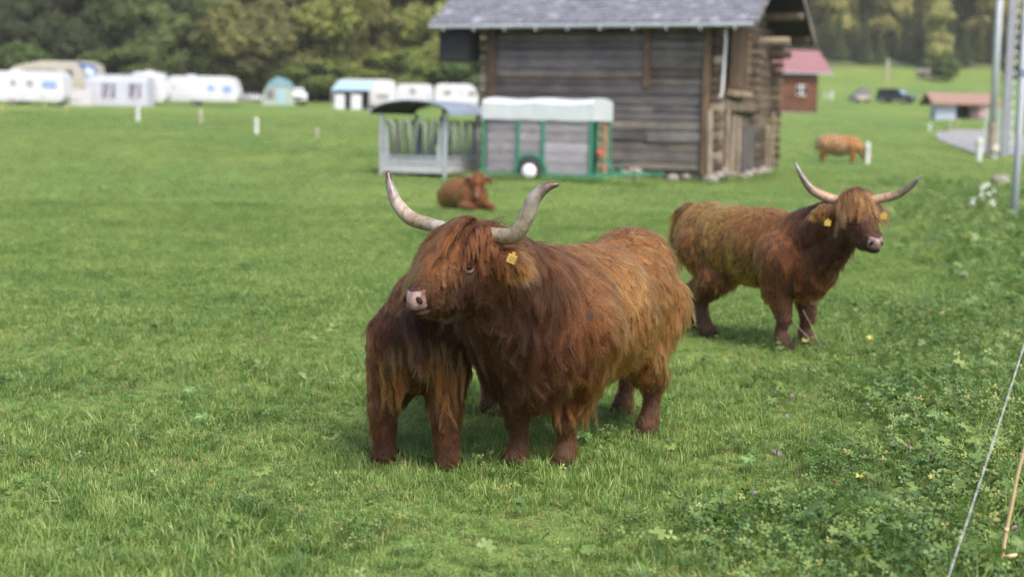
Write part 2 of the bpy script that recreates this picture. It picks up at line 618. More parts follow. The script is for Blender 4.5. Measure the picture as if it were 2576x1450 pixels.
for row, (Y0, step, s0) in enumerate([(237, 34, .40), (248, 40, .60), (262, 46, .85), (282, 52, 1.0)]):
    px = 1890
    while px < 2760:
        Y = Y0 + g_t.uniform(-4, 4)
        p = ground_at(px, Y)
        k = .85 + .35 * g_t.random()
        base = g_t.choice([(.085, .12, .07), (.11, .14, .07), (.15, .165, .075)]) if row == 0 else g_t.choice([(.17, .19, .08), (.26, .26, .10), (.36, .36, .16)]) if row == 1 else g_t.choice([(.28, .29, .12), (.38, .38, .17)])  # rows behind the front carry the slope's sunlight in their lighter tints
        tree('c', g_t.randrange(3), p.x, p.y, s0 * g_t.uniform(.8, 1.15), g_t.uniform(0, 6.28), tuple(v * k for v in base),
             "conifer", tree_label(px, row, tuple(v * k for v in base), 'c'), "conifers of the far wood, row %s" % ("at the front" if row == 0 else "behind it, tinted sunlit" if row == 1 else "high on the slope, tinted sunlit"))
        px += step * g_t.uniform(.75, 1.25)
for (px, Y, s, lab) in [(2352, 231, .62, "sunlit-tinted pale yellow-green tree standing left of the tall poles, before the dark conifers"),
                        (2090, 242, .95, "sunlit-tinted yellow-green tree among the conifers right behind barn roof edge"),
                        (2225, 242, .9, "sunlit-tinted yellow-green tree crown at the top edge between the barn and the poles"),
                        (2470, 242, 1.0, "sunlit-tinted yellow-green tree crown at the top edge beside the tall poles")]:
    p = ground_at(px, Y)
    tree('b', 1, p.x, p.y, s, px, (.46, .46, .19) if s < .8 else (.44, .43, .17), "sun_tinted_tree", lab, None)  # sunlight on the upper hillside painted into these crowns' yellow tint
# low bushes at the wood's foot and by the far hut
def bush(px, py, w, h, tint, label, Y=None):
    p = gp(px, py) if Y is None else ground_at(px, Y)
    cm, tm = BROAD[2]
    root = empty("bush", p, px * .7, label, "bush")
    root.scale = (w / 9.0, w / 9.0, h / 13.0)
    link("stem", tm, root)
    c = link("foliage", cm, root); c.color = (*tint, 1)
bush(2375, 205, 3.6, 3.4, (0.150, 0.225, 0.075), "round green bush at the upper edge of the far field")
bush(2550, 200, 3.4, 3.8, (0.270, 0.300, 0.090), "yellow-green bush behind two tall poles")
bush(40, 262, 7, 5.0, (0.120, 0.180, 0.060), "dark bush behind first caravan", 136)
bush(330, 262, 8, 5.0, (0.150, 0.195, 0.068), "dark green bush behind awning tent", 138)
bush(630, 262, 7, 5.5, (0.135, 0.150, 0.060), "brownish bush behind gap beside the small tent", 140)
bush(790, 262, 7, 4.5, (0.195, 0.255, 0.075), "green bush between the small tent and the blue awning", 140)
bush(1010, 262, 8, 5, (0.255, 0.315, 0.090), "light green bush behind caravan with the blue awning", 140)
bush(1185, 262, 6, 5.5, (0.135, 0.210, 0.068), "dark green bush behind last caravan beside the barn", 138)

# ------------------------------------------------------------------ the valley's air
hz_m = bpy.data.materials.new("thin_haze"); hz_m.use_nodes = True
_nt = hz_m.node_tree
for _n in list(_nt.nodes): _nt.nodes.remove(_n)
_pv = _nt.nodes.new("ShaderNodeVolumePrincipled")
_pv.inputs["Color"].default_value = (1, .985, .93, 1)
_pv.inputs["Density"].default_value = 0.00024
_out = _nt.nodes.new("ShaderNodeOutputMaterial")
_nt.links.new(_pv.outputs[0], _out.inputs["Volume"])
tag(MB().box((0, 210, 80), (1400, 540, 190)).build("haze", hz_m), kind="stuff")
# ------------------------------------------------------------------ the barn
PHI = R(21)
U = Vector((-math.cos(PHI), math.sin(PHI), 0))      # along the long wall, away from the near corner
V_ = Vector((math.sin(PHI), math.cos(PHI), 0))      # back along the gable wall
Z = Vector((0, 0, 1))
BO = gp(1781, 459); 
BM = Matrix((U, V_, Z)).transposed().to_4x4()       # barn frame: x = along wall, y = back, z = up
BM.translation = BO
M_WGREY = wood("weathered_grey_wood", [(.070, .067, .070), (.155, .152, .160), (.095, .090, .090), (.22, .213, .212), (.082, .081, .087), (.175, .163, .153), (.12, .12, .13), (.26, .25, .24)])
M_WBROWN = wood("weathered_brown_wood", [(.085, .06, .042), (.14, .11, .08), (.07, .05, .036), (.19, .155, .115), (.10, .075, .055)])
M_WMIX = wood("grey_brown_wood", [(.095, .082, .072), (.16, .145, .13), (.085, .075, .067), (.205, .19, .172), (.12, .105, .094)])
M_WPALE = wood("bleached_wood", [(.25, .21, .16), (.34, .30, .24), (.21, .165, .12)], grain=(14, 14, 1))
M_WBROWNV = wood("brown_upright_wood", [(.10, .066, .042), (.14, .095, .06), (.075, .05, .034)], grain=(14, 14, 1))
M_DARK = mat("dark_boards", (.012, .012, .014), (.022, .022, .026), 5, 0.9)
M_STONE = mat("field_stone", (.14, .125, .105), (.27, .25, .22), 5, 0.9, bmp=0.6)
M_GUTTER = mat("zinc_gutter", (.30, .33, .35), (.40, .43, .44), 3, 0.5, metal=0.3)
M_PIPE = mat("white_pipe", (.62, .63, .65), (.70, .70, .70), 3, 0.5)

def shingle_mat():
    m, nt, b = new_mat("grey_shingle")
    oi = nt.nodes.new("ShaderNodeObjectInfo")
    g = nt.nodes.new("ShaderNodeNewGeometry")
    r1 = ramp(nt, oi.outputs["Random"], [(0, (.115, .118, .140)), (.5, (.135, .138, .160)), (.9, (.152, .156, .178)), (.98, (.25, .25, .28))])
    r2 = ramp(nt, g.outputs["Random Per Island"], [(0, (.82, .82, .84)), (.6, (1, 1, 1)), (.95, (1.2, 1.2, 1.2)), (1, (1.7, 1.7, 1.7))])
    c = mixc(nt, 1.0, r1, r2, 'MULTIPLY')
    n = noise(nt, 9, 4, coords(nt, "Object"))
    c = mixc(nt, 0.6, c, ramp(nt, n, [(.3, (.8, .8, .82)), (.7, (1.15, 1.15, 1.13))]), 'MULTIPLY')
    nt.links.new(c, b.inputs["Base Color"])
    b.inputs["Roughness"].default_value = 0.62
    return m
M_SHING = shingle_mat()

barn = empty("barn", BO, 0, "old weathered log barn with a grey shingle roof behind the livestock trailer", "barn")
barn.matrix_world = BM
L, D, EZ = 6.65, 8.3, 4.35
SL = math.tan(R(27))
gb = random.Random(3)
def part(mb, name, m, parent=barn, label=None, smooth=False):
    o = mb.build(name, m, parent, smooth)
    if label: o["label"] = label
    return o
# inner shell: dark core so that the gaps between logs are dark
MB().box((L / 2, D / 2, EZ / 2 + .15), (L - .36, D - .36, EZ + .3)).build("inner_shell", M_DARK, barn)
# long-wall logs, row by row, each a part; a step in tone at the floor beam
z = 0.30
row = 0
wall_top = EZ + 0.35
while z < wall_top:
    h = gb.uniform(.15, .33)
    if z + h > wall_top: h = wall_top - z
    splits = [0.02, L - .02] if row % 3 else [0.02, gb.uniform(1.4, 3.5), L - .02]
    if z > 2.65: splits = [0.02, 1.83, L - .02]
    for a, b_ in zip(splits[:-1], splits[1:]):
        mb = MB()
        y0 = gb.uniform(-.045, .03)
        d0, d1 = gb.uniform(-.012, .012), gb.uniform(-.012, .012)
        n = 5
        poly = [(-.088, .010), (-.108, h * .18), (-.110, h * .8), (-.092, h - .010), (.1, h - .010), (.1, .010)]
        vs, fs = [], []
        for i in range(n + 1):
            x = a + .006 + (b_ - a - .012) * i / n
            for (q, w) in poly:
                vs.append((x, q + y0 + gb.uniform(-.006, .006), z + w + d0 + (d1 - d0) * i / n + gb.uniform(-.008, .008)))
        k = len(poly)
        for i in range(n):
            for j in range(k):
                fs.append((i * k + j, i * k + (j + 1) % k, (i + 1) * k + (j + 1) % k, (i + 1) * k + j))
        fs += [tuple(range(k)), tuple(range(n * k + k - 1, n * k - 1, -1))]
        mb.add(vs, fs)
        m = M_WMIX if gb.random() < (.12 if z < 2.6 else .45) else M_WGREY
        part(mb, "log", m)
    z += h
    row += 1
# gable-wall logs (side seen at the right), plus far walls as planks
z = 0.28
while z < 6.6:
    h = gb.uniform(.22, .32)
    y_lo, y_hi = 0.14, D
    if z > EZ + .2:
        cut = (z - EZ + .2) / SL
        y_lo, y_hi = max(.14, cut), min(D, D - cut)
        if y_hi - y_lo < .5: break
    mb = MB().box((0.02 + gb.uniform(-.02, .02), (y_lo + y_hi) / 2, z + h / 2), (.20, y_hi - y_lo, h - .025), bev=.02)
    part(mb, "log", M_WBROWN)
    MB().box((L - .02, (y_lo + y_hi) / 2, z + h / 2), (.18, y_hi - y_lo - .3, h - .02)).build("log", M_WGREY, barn)
    z += h
MB().box((L / 2, D, EZ / 2 + .2), (L - .4, .16, EZ + .2)).build("back_wall", M_WGREY, barn)
# crossed log ends at the corners
for cx in (-.18, L + .14):
    z = 0.3
    while z < EZ:
        h = gb.uniform(.24, .3)
        ln = gb.uniform(.30, .42)
        part(MB().box((cx + (0 if cx < 0 else .0), 0.02 + gb.uniform(-.02, .02), z + h * .5), (ln, .17, h * .82), bev=.03), "log_end", M_WBROWN if gb.random() < .75 else M_WPALE)
        z += h
for k in range(16):      # far gable corner, log ends sticking out past the gable
    h = .27
    part(MB().box((-.22, D - .05, .35 + k * h), (gb.uniform(.35, .5), .2, h * .8), bev=.03), "log_end", M_WBROWN)
# middle cross-wall log ends seen on the gable
for k in range(14):
    part(MB().box((-.20, 5.15, .35 + k * .29), (gb.uniform(.22, .4), .3, .22), bev=.04), "log_end", M_WBROWN)
# uprights and battens on the long wall
part(MB().box((1.83, -.16, 3.62), (.20, .07, 2.0), bev=.01), "batten", M_WBROWNV)
part(MB().box((L - .14, -.17, 2.35), (.24, .12, 4.2), bev=.02), "corner_post", M_WBROWNV)
part(MB().box((.10, -.17, 2.3), (.20, .12, 4.2), bev=.02), "corner_post", M_WBROWNV)
part(MB().box((-.06, -.20, 1.05), (.13, .08, 1.9), Matrix.Rotation(.03, 3, 'Y'), bev=.02), "prop", M_WPALE)
# gable front: upright posts, boarded door, sill beam, leaning props
part(MB().box((-.16, .55, 2.2), (.14, .26, 4.0), bev=.02), "gable_post", M_WPALE, label="bleached upright post at the near end of the gable wall")
for k in range(5):
    part(MB().box((-.17, 1.75 + k * .33, 3.55), (.05, .31, 1.75)), "door_board", M_WBROWNV)
part(MB().box((-.21, 3.45, 3.5), (.08, .16, 1.95)), "door_post", M_WBROWNV)
part(MB().box((-.21, 1.5, 3.5), (.08, .16, 1.95)), "door_post", M_WBROWNV)
part(MB().box((-.26, 2.5, 2.5), (.30, 2.4, .2), bev=.04), "sill_beam", M_WPALE)
part(MB().box((-.18, 3.0, 2.15), (.18, 4.4, .3), bev=.04), "sill_beam", M_WBROWN)
for (y, h, lean, mm) in [(1.0, 1.9, .03, M_WPALE), (1.75, 1.75, -.05, M_WPALE), (2.5, 1.7, .06, M_WPALE), (6.9, 1.5, .05, M_WPALE), (7.7, 1.9, -.04, M_WPALE)]:
    part(MB().box((-.28, y, .15 + h / 2), (.09, .20, h), Matrix.Rotation(lean, 3, 'X'), bev=.02), "prop", mm)
part(MB().box((-.22, 4.2, .95), (.10, 2.2, 1.3)), "patch_boards", M_WGREY)
# foundation stones
for k in range(46):
    if k < 30: x, y = gb.uniform(-.1, L), gb.uniform(-.34, -.08)
    else: x, y = gb.uniform(-.35, -.05), gb.uniform(0, D)
    r = gb.uniform(.12, .24)
    part(MB().ell((x, y, gb.uniform(.06, .22)), (r * 1.3, r, r * .8), Matrix.Rotation(gb.uniform(0, 3), 3, 'Z'), 8, 5), "stone", M_STONE, smooth=True)
part(MB().box((L / 2, D / 2, -.1), (L - .2, D - .2, .75)), "footing", M_STONE)
# roof
OG, OL_, OE = 1.30, 1.62, 0.80
x0, x1 = -OG, L + OL_
ridge_y = D / 2
rz = lambda y: EZ + SL * (y + OE)
half = ridge_y + OE
part(MB().prism([(-OE, EZ), (ridge_y, rz(ridge_y)), (D + OE, EZ), (D + OE, EZ - .06), (ridge_y, rz(ridge_y) - .06), (-OE, EZ - .06)], x0 + .02, x1 - .02,
     (Vector((0, 1, 0)), Vector((0, 0, 1)), Vector((1, 0, 0)), Vector((0, 0, 0)))), "roof_deck", M_DARK)
# shingles: lower courses of the near slope singly, the rest joined
slope_len = half / math.cos(R(27))
SW, EX = 0.27, 0.24
rotS = Matrix.Rotation(R(27) - .055, 3, 'X')
meshes = []
for k in range(4):
    meshes.append(MB().box((0, .2, .112), (SW * (.9 + .03 * k), .42, .022), rotS, bev=.004).mesh("shingle", M_SHING))
courses = int(slope_len / EX)
cnt = 0
rest = MB()
for c_ in range(courses):
    s = c_ * EX
    y = -OE + s * math.cos(R(27)); zz = EZ + s * math.sin(R(27)) + .012
    nx = int((x1 - x0) / SW)
    for i in range(nx + 1):
        x = x0 + (i + (.5 if c_ % 2 else .1)) * SW + gb.uniform(-.02, .02)
        if x > x1: continue
        dy = gb.uniform(-.025, .025)
        if c_ < 8:
            o = link("shingle", meshes[gb.randrange(4)], barn)
            o.location = (x, y + dy, zz + gb.uniform(0, .012))
            o.rotation_euler = (gb.uniform(-.03, .03), 0, gb.uniform(-.03, .03))
            cnt += 1
        else:
            rest.box((x, y + dy + .19, zz + .107 + gb.uniform(0, .012)), (SW * gb.uniform(.85, 1), .42, .022), rotS)
tag(part(rest, "shingle_courses", M_SHING), kind="stuff")
part(MB().prism([(ridge_y, rz(ridge_y) + .03), (D + OE, EZ + .03), (D + OE, EZ), (ridge_y, rz(ridge_y))], x0, x1,
     (Vector((0, 1, 0)), Vector((0, 0, 1)), Vector((1, 0, 0)), Vector((0, 0, 0)))), "far_slope_covering", M_SHING)
part(MB().box(((x0 + x1) / 2, -OE - .05, EZ - .05), (x1 - x0, .11, .12), bev=.03), "gutter", M_GUTTER)
for k in range(10):
    x = x0 + .5 + k * (x1 - x0 - 1) / 9
    part(MB().bar((x, -OE + .02, EZ - .14), (x, 1.2, EZ - .16 + SL * (1.2 + OE)), .12, .16), "rafter", M_WBROWN)
    part(MB().box((x, -OE - .09, EZ - .10), (.05, .06, .16)), "gutter_bracket", M_GUTTER)
for (y, zz, ln) in [(.05, EZ + .05, 1.15), (1.35, EZ + .72, 1.2), (2.75, EZ + 1.42, 1.25), (4.15, EZ + 2.1, 1.25), (5.5, EZ + 1.42, 1.25), (6.9, EZ + .72, 1.25), (8.3, EZ + .05, 1.25),
                    (2.2, EZ + .45, .95), (6.1, EZ - .1, 1.0), (7.6, EZ - .45, .8)]:
    part(MB().tube([(.1, y, zz), (-ln, y, zz)], [.14, .125], 10), "purlin", M_WPALE if gb.random() < .6 else M_WBROWN)
for s in (-1, 1):     # barge boards on the near gable edge
    a = Vector((x0 - .02, ridge_y, rz(ridge_y) - .05)); b_ = Vector((x0 - .02, ridge_y + s * half, EZ - .05))
    part(MB().bar(a, b_, .04, .22), "barge_board", M_WGREY)
part(MB().box((L + .95, -.05, EZ - .55), (.95, .9, .95), bev=.02), "loft_box", M_DARK)
# downpipe on the near corner
part(MB().tube([(-.42, -.30, EZ - .12), (-.42, -.26, EZ - .5), (-.36, -.22, 2.55), (-.30, -.2, 2.35)], .034, 8), "downpipe", M_PIPE)

# ------------------------------------------------------------------ small dwelling with the red roof
M_REDROOF = mat("faded_red_roof", (.20, .092, .10), (.25, .12, .13), 4, 0.6)
M_REDWOOD = wood("red_brown_wood", [(.13, .055, .03), (.17, .075, .04), (.10, .045, .028), (.15, .07, .04)])
M_GLASS = mat("dark_glass", (.012, .015, .02), (.03, .035, .045), 2, 0.08)
M_WHITE = mat("white_paint", (.70, .71, .72), (.76, .76, .76), 2, 0.45)
p0 = gp(1957, 285)
kS = p0.y / FPX                      # metres per photo pixel there
wS = 105.0 * kS
aS = R(17)
shed = empty("cabin", p0, aS, "small brown wooden cabin with a faded red roof beyond the barn", "cabin")
hE, hR, depth = 100 * kS, 160 * kS, wS * 1.1
gb = random.Random(8)
MB().box((wS / 2, depth / 2, hE / 2), (wS - .2, depth - .2, hE)).build("inner_shell", M_DARK, shed)
nr = 13
for k in range(nr):
    hh = hE / nr
    MB().box((wS / 2, 0, (k + .5) * hh), (wS, .14, hh * .93), bev=.02).build("log", M_REDWOOD, shed)
    MB().box((wS, depth / 2, (k + .5) * hh), (.14, depth - .15, hh * .93), bev=.02).build("log", M_REDWOOD, shed)
    MB().box((0, depth / 2, (k + .5) * hh), (.14, depth - .15, hh * .93), bev=.02).build("log", M_REDWOOD, shed)
for x in (.05, .33 * wS, wS - .05):
    MB().box((x, -.1, hE * .45), (.16, .08, hE * .9)).build("post", M_REDWOOD, shed)
MB().box((wS / 2, .1, -.2), (wS + .1, .5, .7)).build("footing", M_STONE, shed)
w = MB().box((wS * .57, -.11, hE * .58), (1.0, .06, .95)).build("window", M_WHITE, shed)
MB().box((wS * .50, -.15, hE * .58), (.42, .03, .8)).build("pane", M_GLASS, w)
MB().box((wS * .64, -.15, hE * .58), (.42, .03, .8)).build("pane", M_GLASS, w)
ov = 1.3
MB().prism([(-.7, hE * 1.02), (depth / 2, hR), (depth + .7, hE * 1.02), (depth + .7, hE * 1.02 - .14), (depth / 2, hR - .14), (-.7, hE * 1.02 - .14)], -.6, wS + ov,
           (Vector((0, 1, 0)), Vector((0, 0, 1)), Vector((1, 0, 0)), Vector((0, 0, 0)))).build("roof", M_REDROOF, shed)
for k in range(16):
    x = -.5 + k * (wS + ov + .4) / 15
    MB().bar((x, -.72, hE * 1.02 + .02), (x, depth / 2, hR + .02), .035, .04).build("roof_seam", M_REDROOF, shed)
MB().box((wS / 2 + .3, -.76, hE * 1.02 - .08), (wS + 2, .1, .1)).build("gutter", M_GUTTER, shed)

# ------------------------------------------------------------------ far hut on the right
M_TILE = mat("brown_tile", (.20, .12, .09), (.27, .17, .125), 6, 0.8)
q0 = gp(2352, 300)
kH = q0.y / FPX; wH = 148 * kH
hut = empty("hut", q0, R(-3), "low field hut with a brown roof beside the lane", "hut")
hE, hR = 40 * kH, 68 * kH
MB().box((wH * .17, .9, hE / 2), (wH * .34, 1.8, hE)).build("wall_panel", mat("pale_blue_boards", (.30, .35, .43), (.38, .43, .5), 3, .7, stretch=(8, 1, 1)), hut)
MB().box((wH * .45, 2.2, hE / 2), (wH * .3, 2.6, hE)).build("open_bay", M_DARK, hut)
MB().box((wH * .60, .5, hE / 2), (.3, .3, hE)).build("post", M_WPALE, hut)
MB().box((wH * .8, 1.4, hE / 2), (wH * .38, 2.8, hE)).build("wall", wood("hut_boards", [(.16, .13, .12), (.2, .17, .16)], grain=(10, 10, 1)), hut)
MB().box((wH * .80, -.03, hE * .55), (.75, .06, .95)).build("sign_board", mat("pink_board", (.55, .26, .32), (.62, .33, .38), 2, .6), hut)
MB().prism([(-.5, hE), (2.0, hR), (4.2, hE), (4.2, hE - .12), (2.0, hR - .12), (-.5, hE - .12)], -.4, wH + .3,
           (Vector((0, 1, 0)), Vector((0, 0, 1)), Vector((1, 0, 0)), Vector((0, 0, 0)))).build("roof", M_TILE, hut)

# pale stone pile at the edge of the far wood
pp = gp(2330, 195)
rp = empty("stone_pile", pp, 0, "pale heap of stones at the edge of the far wood", "stone pile")
for k in range(14):
    r = gb.uniform(.4, .8)
    MB().ell((gb.uniform(-1.6, 1.6), gb.uniform(-1, 1), gb.uniform(.1, .8)), (r * 1.2, r, r * .7), None, 9, 6).build("stone", M_STONE, rp, True)
# ------------------------------------------------------------------ green livestock trailer
M_GREEN = mat("trailer_green", (.025, .15, .085), (.035, .19, .11), 4, 0.5)
M_PLY = mat("greyed_plywood", (.19, .18, .195), (.27, .26, .28), 2.2, .8, bmp=.1, stretch=(1, 3, 5))
_nt = M_PLY.node_tree; _b = _nt.nodes["Principled BSDF"]
_c = _b.inputs["Base Color"].links[0].from_socket
_oi = _nt.nodes.new("ShaderNodeObjectInfo")
_c = mixc(_nt, 1.0, _c, ramp(_nt, _oi.outputs["Random"], [(0, (.72, .71, .72)), (.5, (1, .98, .97)), (1, (1.3, 1.28, 1.3))]), 'MULTIPLY')
_st = noise(_nt, 1.3, 6, coords(_nt, "Object", (1, 1, 1.6)), .7)
_nt.links.new(mixc(_nt, mixc(_nt, .75, (0, 0, 0), ramp(_nt, _st, [(.56, (0, 0, 0)), (.70, (1, 1, 1))])), _c, (.115, .075, .055)), _b.inputs["Base Color"])
M_TARP = mat("white_tarpaulin", (.42, .46, .47), (.49, .52, .52), 2, 0.6, bmp=0.15)
M_RUBBER = mat("tyre_rubber", (.018, .018, .02), (.03, .03, .03), 6, 0.8)
M_RUST = mat("rusty_steel", (.22, .10, .06), (.32, .19, .13), 6, 0.8)
M_RED = mat("red_plastic", (.55, .05, .03), (.6, .07, .05), 3, 0.4)
TO = gp(1484, 462)
TO.z = tz(TO.x, TO.y)
tr = empty("livestock_trailer", TO, 0, "green framed livestock trailer with grey board sides and a white tarpaulin roof", "livestock trailer")
TM = BM.copy(); TM.translation = TO
tr.matrix_world = TM
TL, TW, Z0, Z1, Z2 = 3.0, 1.6, .17, 1.64, 2.12
# side panels in three bays on the near side, far side in one, ends
for (a, b_) in [(.07, 1.28), (1.36, 1.98), (2.06, 2.9)]:
    n = 5
    for k in range(n):
        h = (Z1 - Z0 - .1) / n
        zc = Z0 + .06 + (k + .5) * h
        A, B = a, b_
        if k == 0 and abs(a - 1.36) < .01: continue           # the wheel arch takes the place of the lowest board
        MB().box(((A + B) / 2, .03, zc), (B - A, .03, h - .018)).build("side_board", M_PLY, tr)
MB().box((1.44, .03, .38), (.12, .03, .28)).build("side_board", M_PLY, tr)
MB().box((TL / 2, TW - .03, (Z0 + Z1) / 2), (TL - .1, .03, Z1 - Z0 - .1)).build("far_side_panel", M_PLY, tr)
MB().box((.02, TW / 2 + .25, (Z0 + Z1) / 2), (.03, TW * .55, Z1 - Z0 - .1)).build("front_panel", M_RUST, tr)
MB().box((TL - .03, TW / 2, (Z0 + Z1) / 2), (.03, TW - .1, Z1 - Z0 - .1)).build("rear_panel", M_PLY, tr)
MB().box((TL / 2, TW / 2, Z0 + .02), (TL - .1, TW - .1, .04)).build("floor_deck", M_DARK, tr)
for x in (.0, 1.32, 2.02, TL):
    MB().box((x, 0, (Z0 + Z1) / 2 + .02), (.085, .085, Z1 - Z0 + .06), bev=.01).build("upright", M_GREEN, tr)
    MB().box((x, TW, (Z0 + Z1) / 2 + .02), (.085, .085, Z1 - Z0 + .06), bev=.01).build("upright", M_GREEN, tr)
for y in (.5, .95):
    MB().box((0, y, (Z0 + Z1) / 2), (.07, .07, Z1 - Z0)).build("upright", M_GREEN, tr)
for y in (0, TW):
    MB().box((TL / 2, y, Z0), (TL + .1, .1, .13), bev=.01).build("bottom_rail", M_GREEN, tr)
    MB().box((TL / 2, y, Z1 + .04), (TL + .06, .07, .06)).build("top_rail", M_RUST, tr)
for x in (0, TL):
    MB().box((x, TW / 2, Z0), (.1, TW - .1, .12)).build("cross_rail", M_GREEN, tr)
    MB().box((x, TW / 2, Z1 - .02), (.06, TW - .1, .07)).build("cross_rail", M_GREEN, tr)
for k in range(5):
    MB().box((-.04, .73, .4 + k * .27), (.04, .38, .05)).build("ladder_rung", M_RUST, tr)
# arch over the wheel
wx, wr = 1.66, .33
pts = [(wx + (wr + .10) * math.cos(t), -.03, .28 + (wr + .10) * math.sin(t)) for t in np.linspace(math.pi * 1.0, 0, 13)]
arch = MB()
for a, b_ in zip(pts[:-1], pts[1:]):
    arch.bar(a, b_, .10, .07)
arch.build("wheel_arch", M_GREEN, tr)
for y in (.0, TW):
    whl = MB().tube([(wx, y - .12, wr - .06), (wx, y - .10, wr - .06), (wx, y + .06, wr - .06), (wx, y + .08, wr - .06)], [wr - .04, wr, wr, wr - .04], 24).build("wheel", M_RUBBER, tr, True)
    sgn = -1 if y == 0 else 1
    MB().tube([(wx, y - .10, wr - .06), (wx, y - .135 if y == 0 else y + .1, wr - .06), (wx, y - .15 if y == 0 else y + .12, wr - .06)], [.205, .195, .08], 20).build("rim", M_WHITE, whl, True)
MB().tube([(wx, 0, wr - .06), (wx, TW, wr - .06)], .04, 8).build("axle", M_DARK, tr)
# tarpaulin, slightly sagging
tp = MB()
vs, fs = [], []
nx_ = 14
prof = [(-.05, Z1 - .02), (-.06, Z2 - .08), (-.0, Z2 - .01), (.4, Z2 + .05), (.8, Z2 + .07), (1.2, Z2 + .05), (TW, Z2 - .01), (TW + .06, Z2 - .08), (TW + .05, Z1 - .02)]
for i in range(nx_ + 1):
    x = -.06 + (TL + .1) * i / nx_
    sag = .02 * math.cos(i * math.pi * 2 / 7)
    for (y, zz) in prof:
        vs.append((x, y + gb.uniform(-.008, .008), zz + (sag if zz > Z1 + .2 else gb.uniform(-.015, .01))))
k = len(prof)
for i in range(nx_):
    for j in range(k - 1):
        fs.append((i * k + j, i * k + j + 1, (i + 1) * k + j + 1, (i + 1) * k + j))
fs += [tuple(range(k)), tuple(range(nx_ * k + k - 1, nx_ * k - 1, -1))]
tp.add(vs, fs).build("tarpaulin", M_TARP, tr)
# drawbar with hand brake and jockey wheel
MB().bar((.0, .2, Z0 + .03), (-1.35, .8, Z0 + .10), .08).build("drawbar", M_GREEN, tr)
MB().bar((.0, 1.4, Z0 + .03), (-1.35, .8, Z0 + .10), .08).build("drawbar", M_GREEN, tr)
MB().bar((-1.2, .8, Z0 + .10), (-1.75, .8, Z0 + .13), .07).build("coupling", M_GREEN, tr)
MB().bar((-.55, .55, Z0 + .05), (-.15, .4, .75), .06).build("brace", M_GREEN, tr)
MB().bar((-.65, .62, Z0 + .05), (-.6, .6, .52), .05).build("hand_brake", M_GREEN, tr)
MB().ell((-.12, .38, .78), (.07, .07, .10), None, 10, 7).build("rear_light", M_RED, tr, True)
MB().tube([(-.95, .8, -.05), (-.95, .8, .35)], .03, 8).build("jockey_leg", M_DARK, tr)

# ------------------------------------------------------------------ roofed hay feeder left of it
M_GALV = mat("galvanised_steel", (.30, .32, .34), (.40, .42, .44), 5, 0.5, metal=0.3)
M_SHEET = mat("pale_sheet_metal", (.33, .34, .35), (.41, .41, .40), 3, 0.55, metal=0.1)
M_ROOFOUT = mat("blue_grey_sheet", (.20, .24, .31), (.25, .29, .37), 3, 0.45, metal=0.2)
M_ROOFIN = mat("dark_sheet", (.02, .022, .026), (.03, .033, .038), 3, 0.6)
fA, fB = gp(958, 440), gp(1118, 449)
d = fA - fB; FL = Vector((d.x, d.y, 0)).length
fx = Vector((d.x, d.y, 0)).normalized()                # along the end that faces us, to the left
fy = Vector((fx.y, -fx.x, 0))
if fy.y < 0: fy = -fy
FM = Matrix((fx, fy, Z)).transposed().to_4x4(); FM.translation = Vector((fB.x, fB.y, tz(fB.x, fB.y)))
fd = empty("hay_feeder", fB, 0, "galvanised hay feeder with a curved sheet roof and hoop bars", "hay feeder")
fd.matrix_world = FM
FW = 2.3
kF = fB.y / FPX
zb0, zb1, zr, zE = .12, .42, .55, 160 * kF
crown = 194 * kF
MBx = MB()
for x in (0, FL):
    for y in (0, FW):
        MB().box((x, y, zE / 2 - .1), (.09, .09, zE + .2), bev=.01).build("corner_post", M_GALV, fd)
        MB().box((x + (.14 if x == 0 else -.14), y, zb1 + .42), (.22, .035, 1.0), None, taper=.35).build("gusset", M_GALV, fd)
for y in (0, FW):
    MB().box((FL / 2, y, (zb0 + zb1) / 2 - .04), (FL, .04, .2)).build("base_panel", M_SHEET, fd)
    MB().box((FL / 2, y, zb1), (FL, .05, .13)).build("base_panel", M_GALV, fd)
    MB().box((FL / 2, y, zr), (FL, .05, .05)).build("rail", M_GALV, fd)
for x in (0, FL):
    MB().box((x, FW / 2, (zb0 + zb1) / 2 - .04), (.04, FW, .2)).build("base_panel", M_SHEET, fd)
    MB().box((x, FW / 2, zb1), (.05, FW, .13)).build("base_panel", M_GALV, fd)
    MB().box((x, FW / 2, zr), (.05, FW, .05)).build("rail", M_GALV, fd)
MB().box((FL / 2, FW / 2, zb0 + .05), (FL - .1, FW - .1, .05)).build("floor_deck", M_DARK, fd)
def hoop(base, along, w, h, m=M_GALV):
    pts = [base + along * (-w / 2) + Z * 0]
    for t in np.linspace(math.pi, 0, 7):
        pts.append(base + along * (w * .36 * math.cos(t)) + Z * (h - w * .3 + w * .3 * math.sin(t)))
    pts.append(base + along * (w / 2))
    MB().tube(pts, .03, 6).build("hoop_bar", m, fd, True)
for k in range(4):
    x = FL * (k + .5) / 4
    hoop(Vector((x, 0, zr)), Vector((1, 0, 0)), .36, .95)
    hoop(Vector((x, FW, zr)), Vector((1, 0, 0)), .36, .95)
    y = FW * (k + .5) / 4
    hoop(Vector((0, y, zr)), Vector((0, 1, 0)), .36, .95)
    hoop(Vector((FL, y, zr)), Vector((0, 1, 0)), .36, .95, M_RUST if k % 2 else M_GALV)
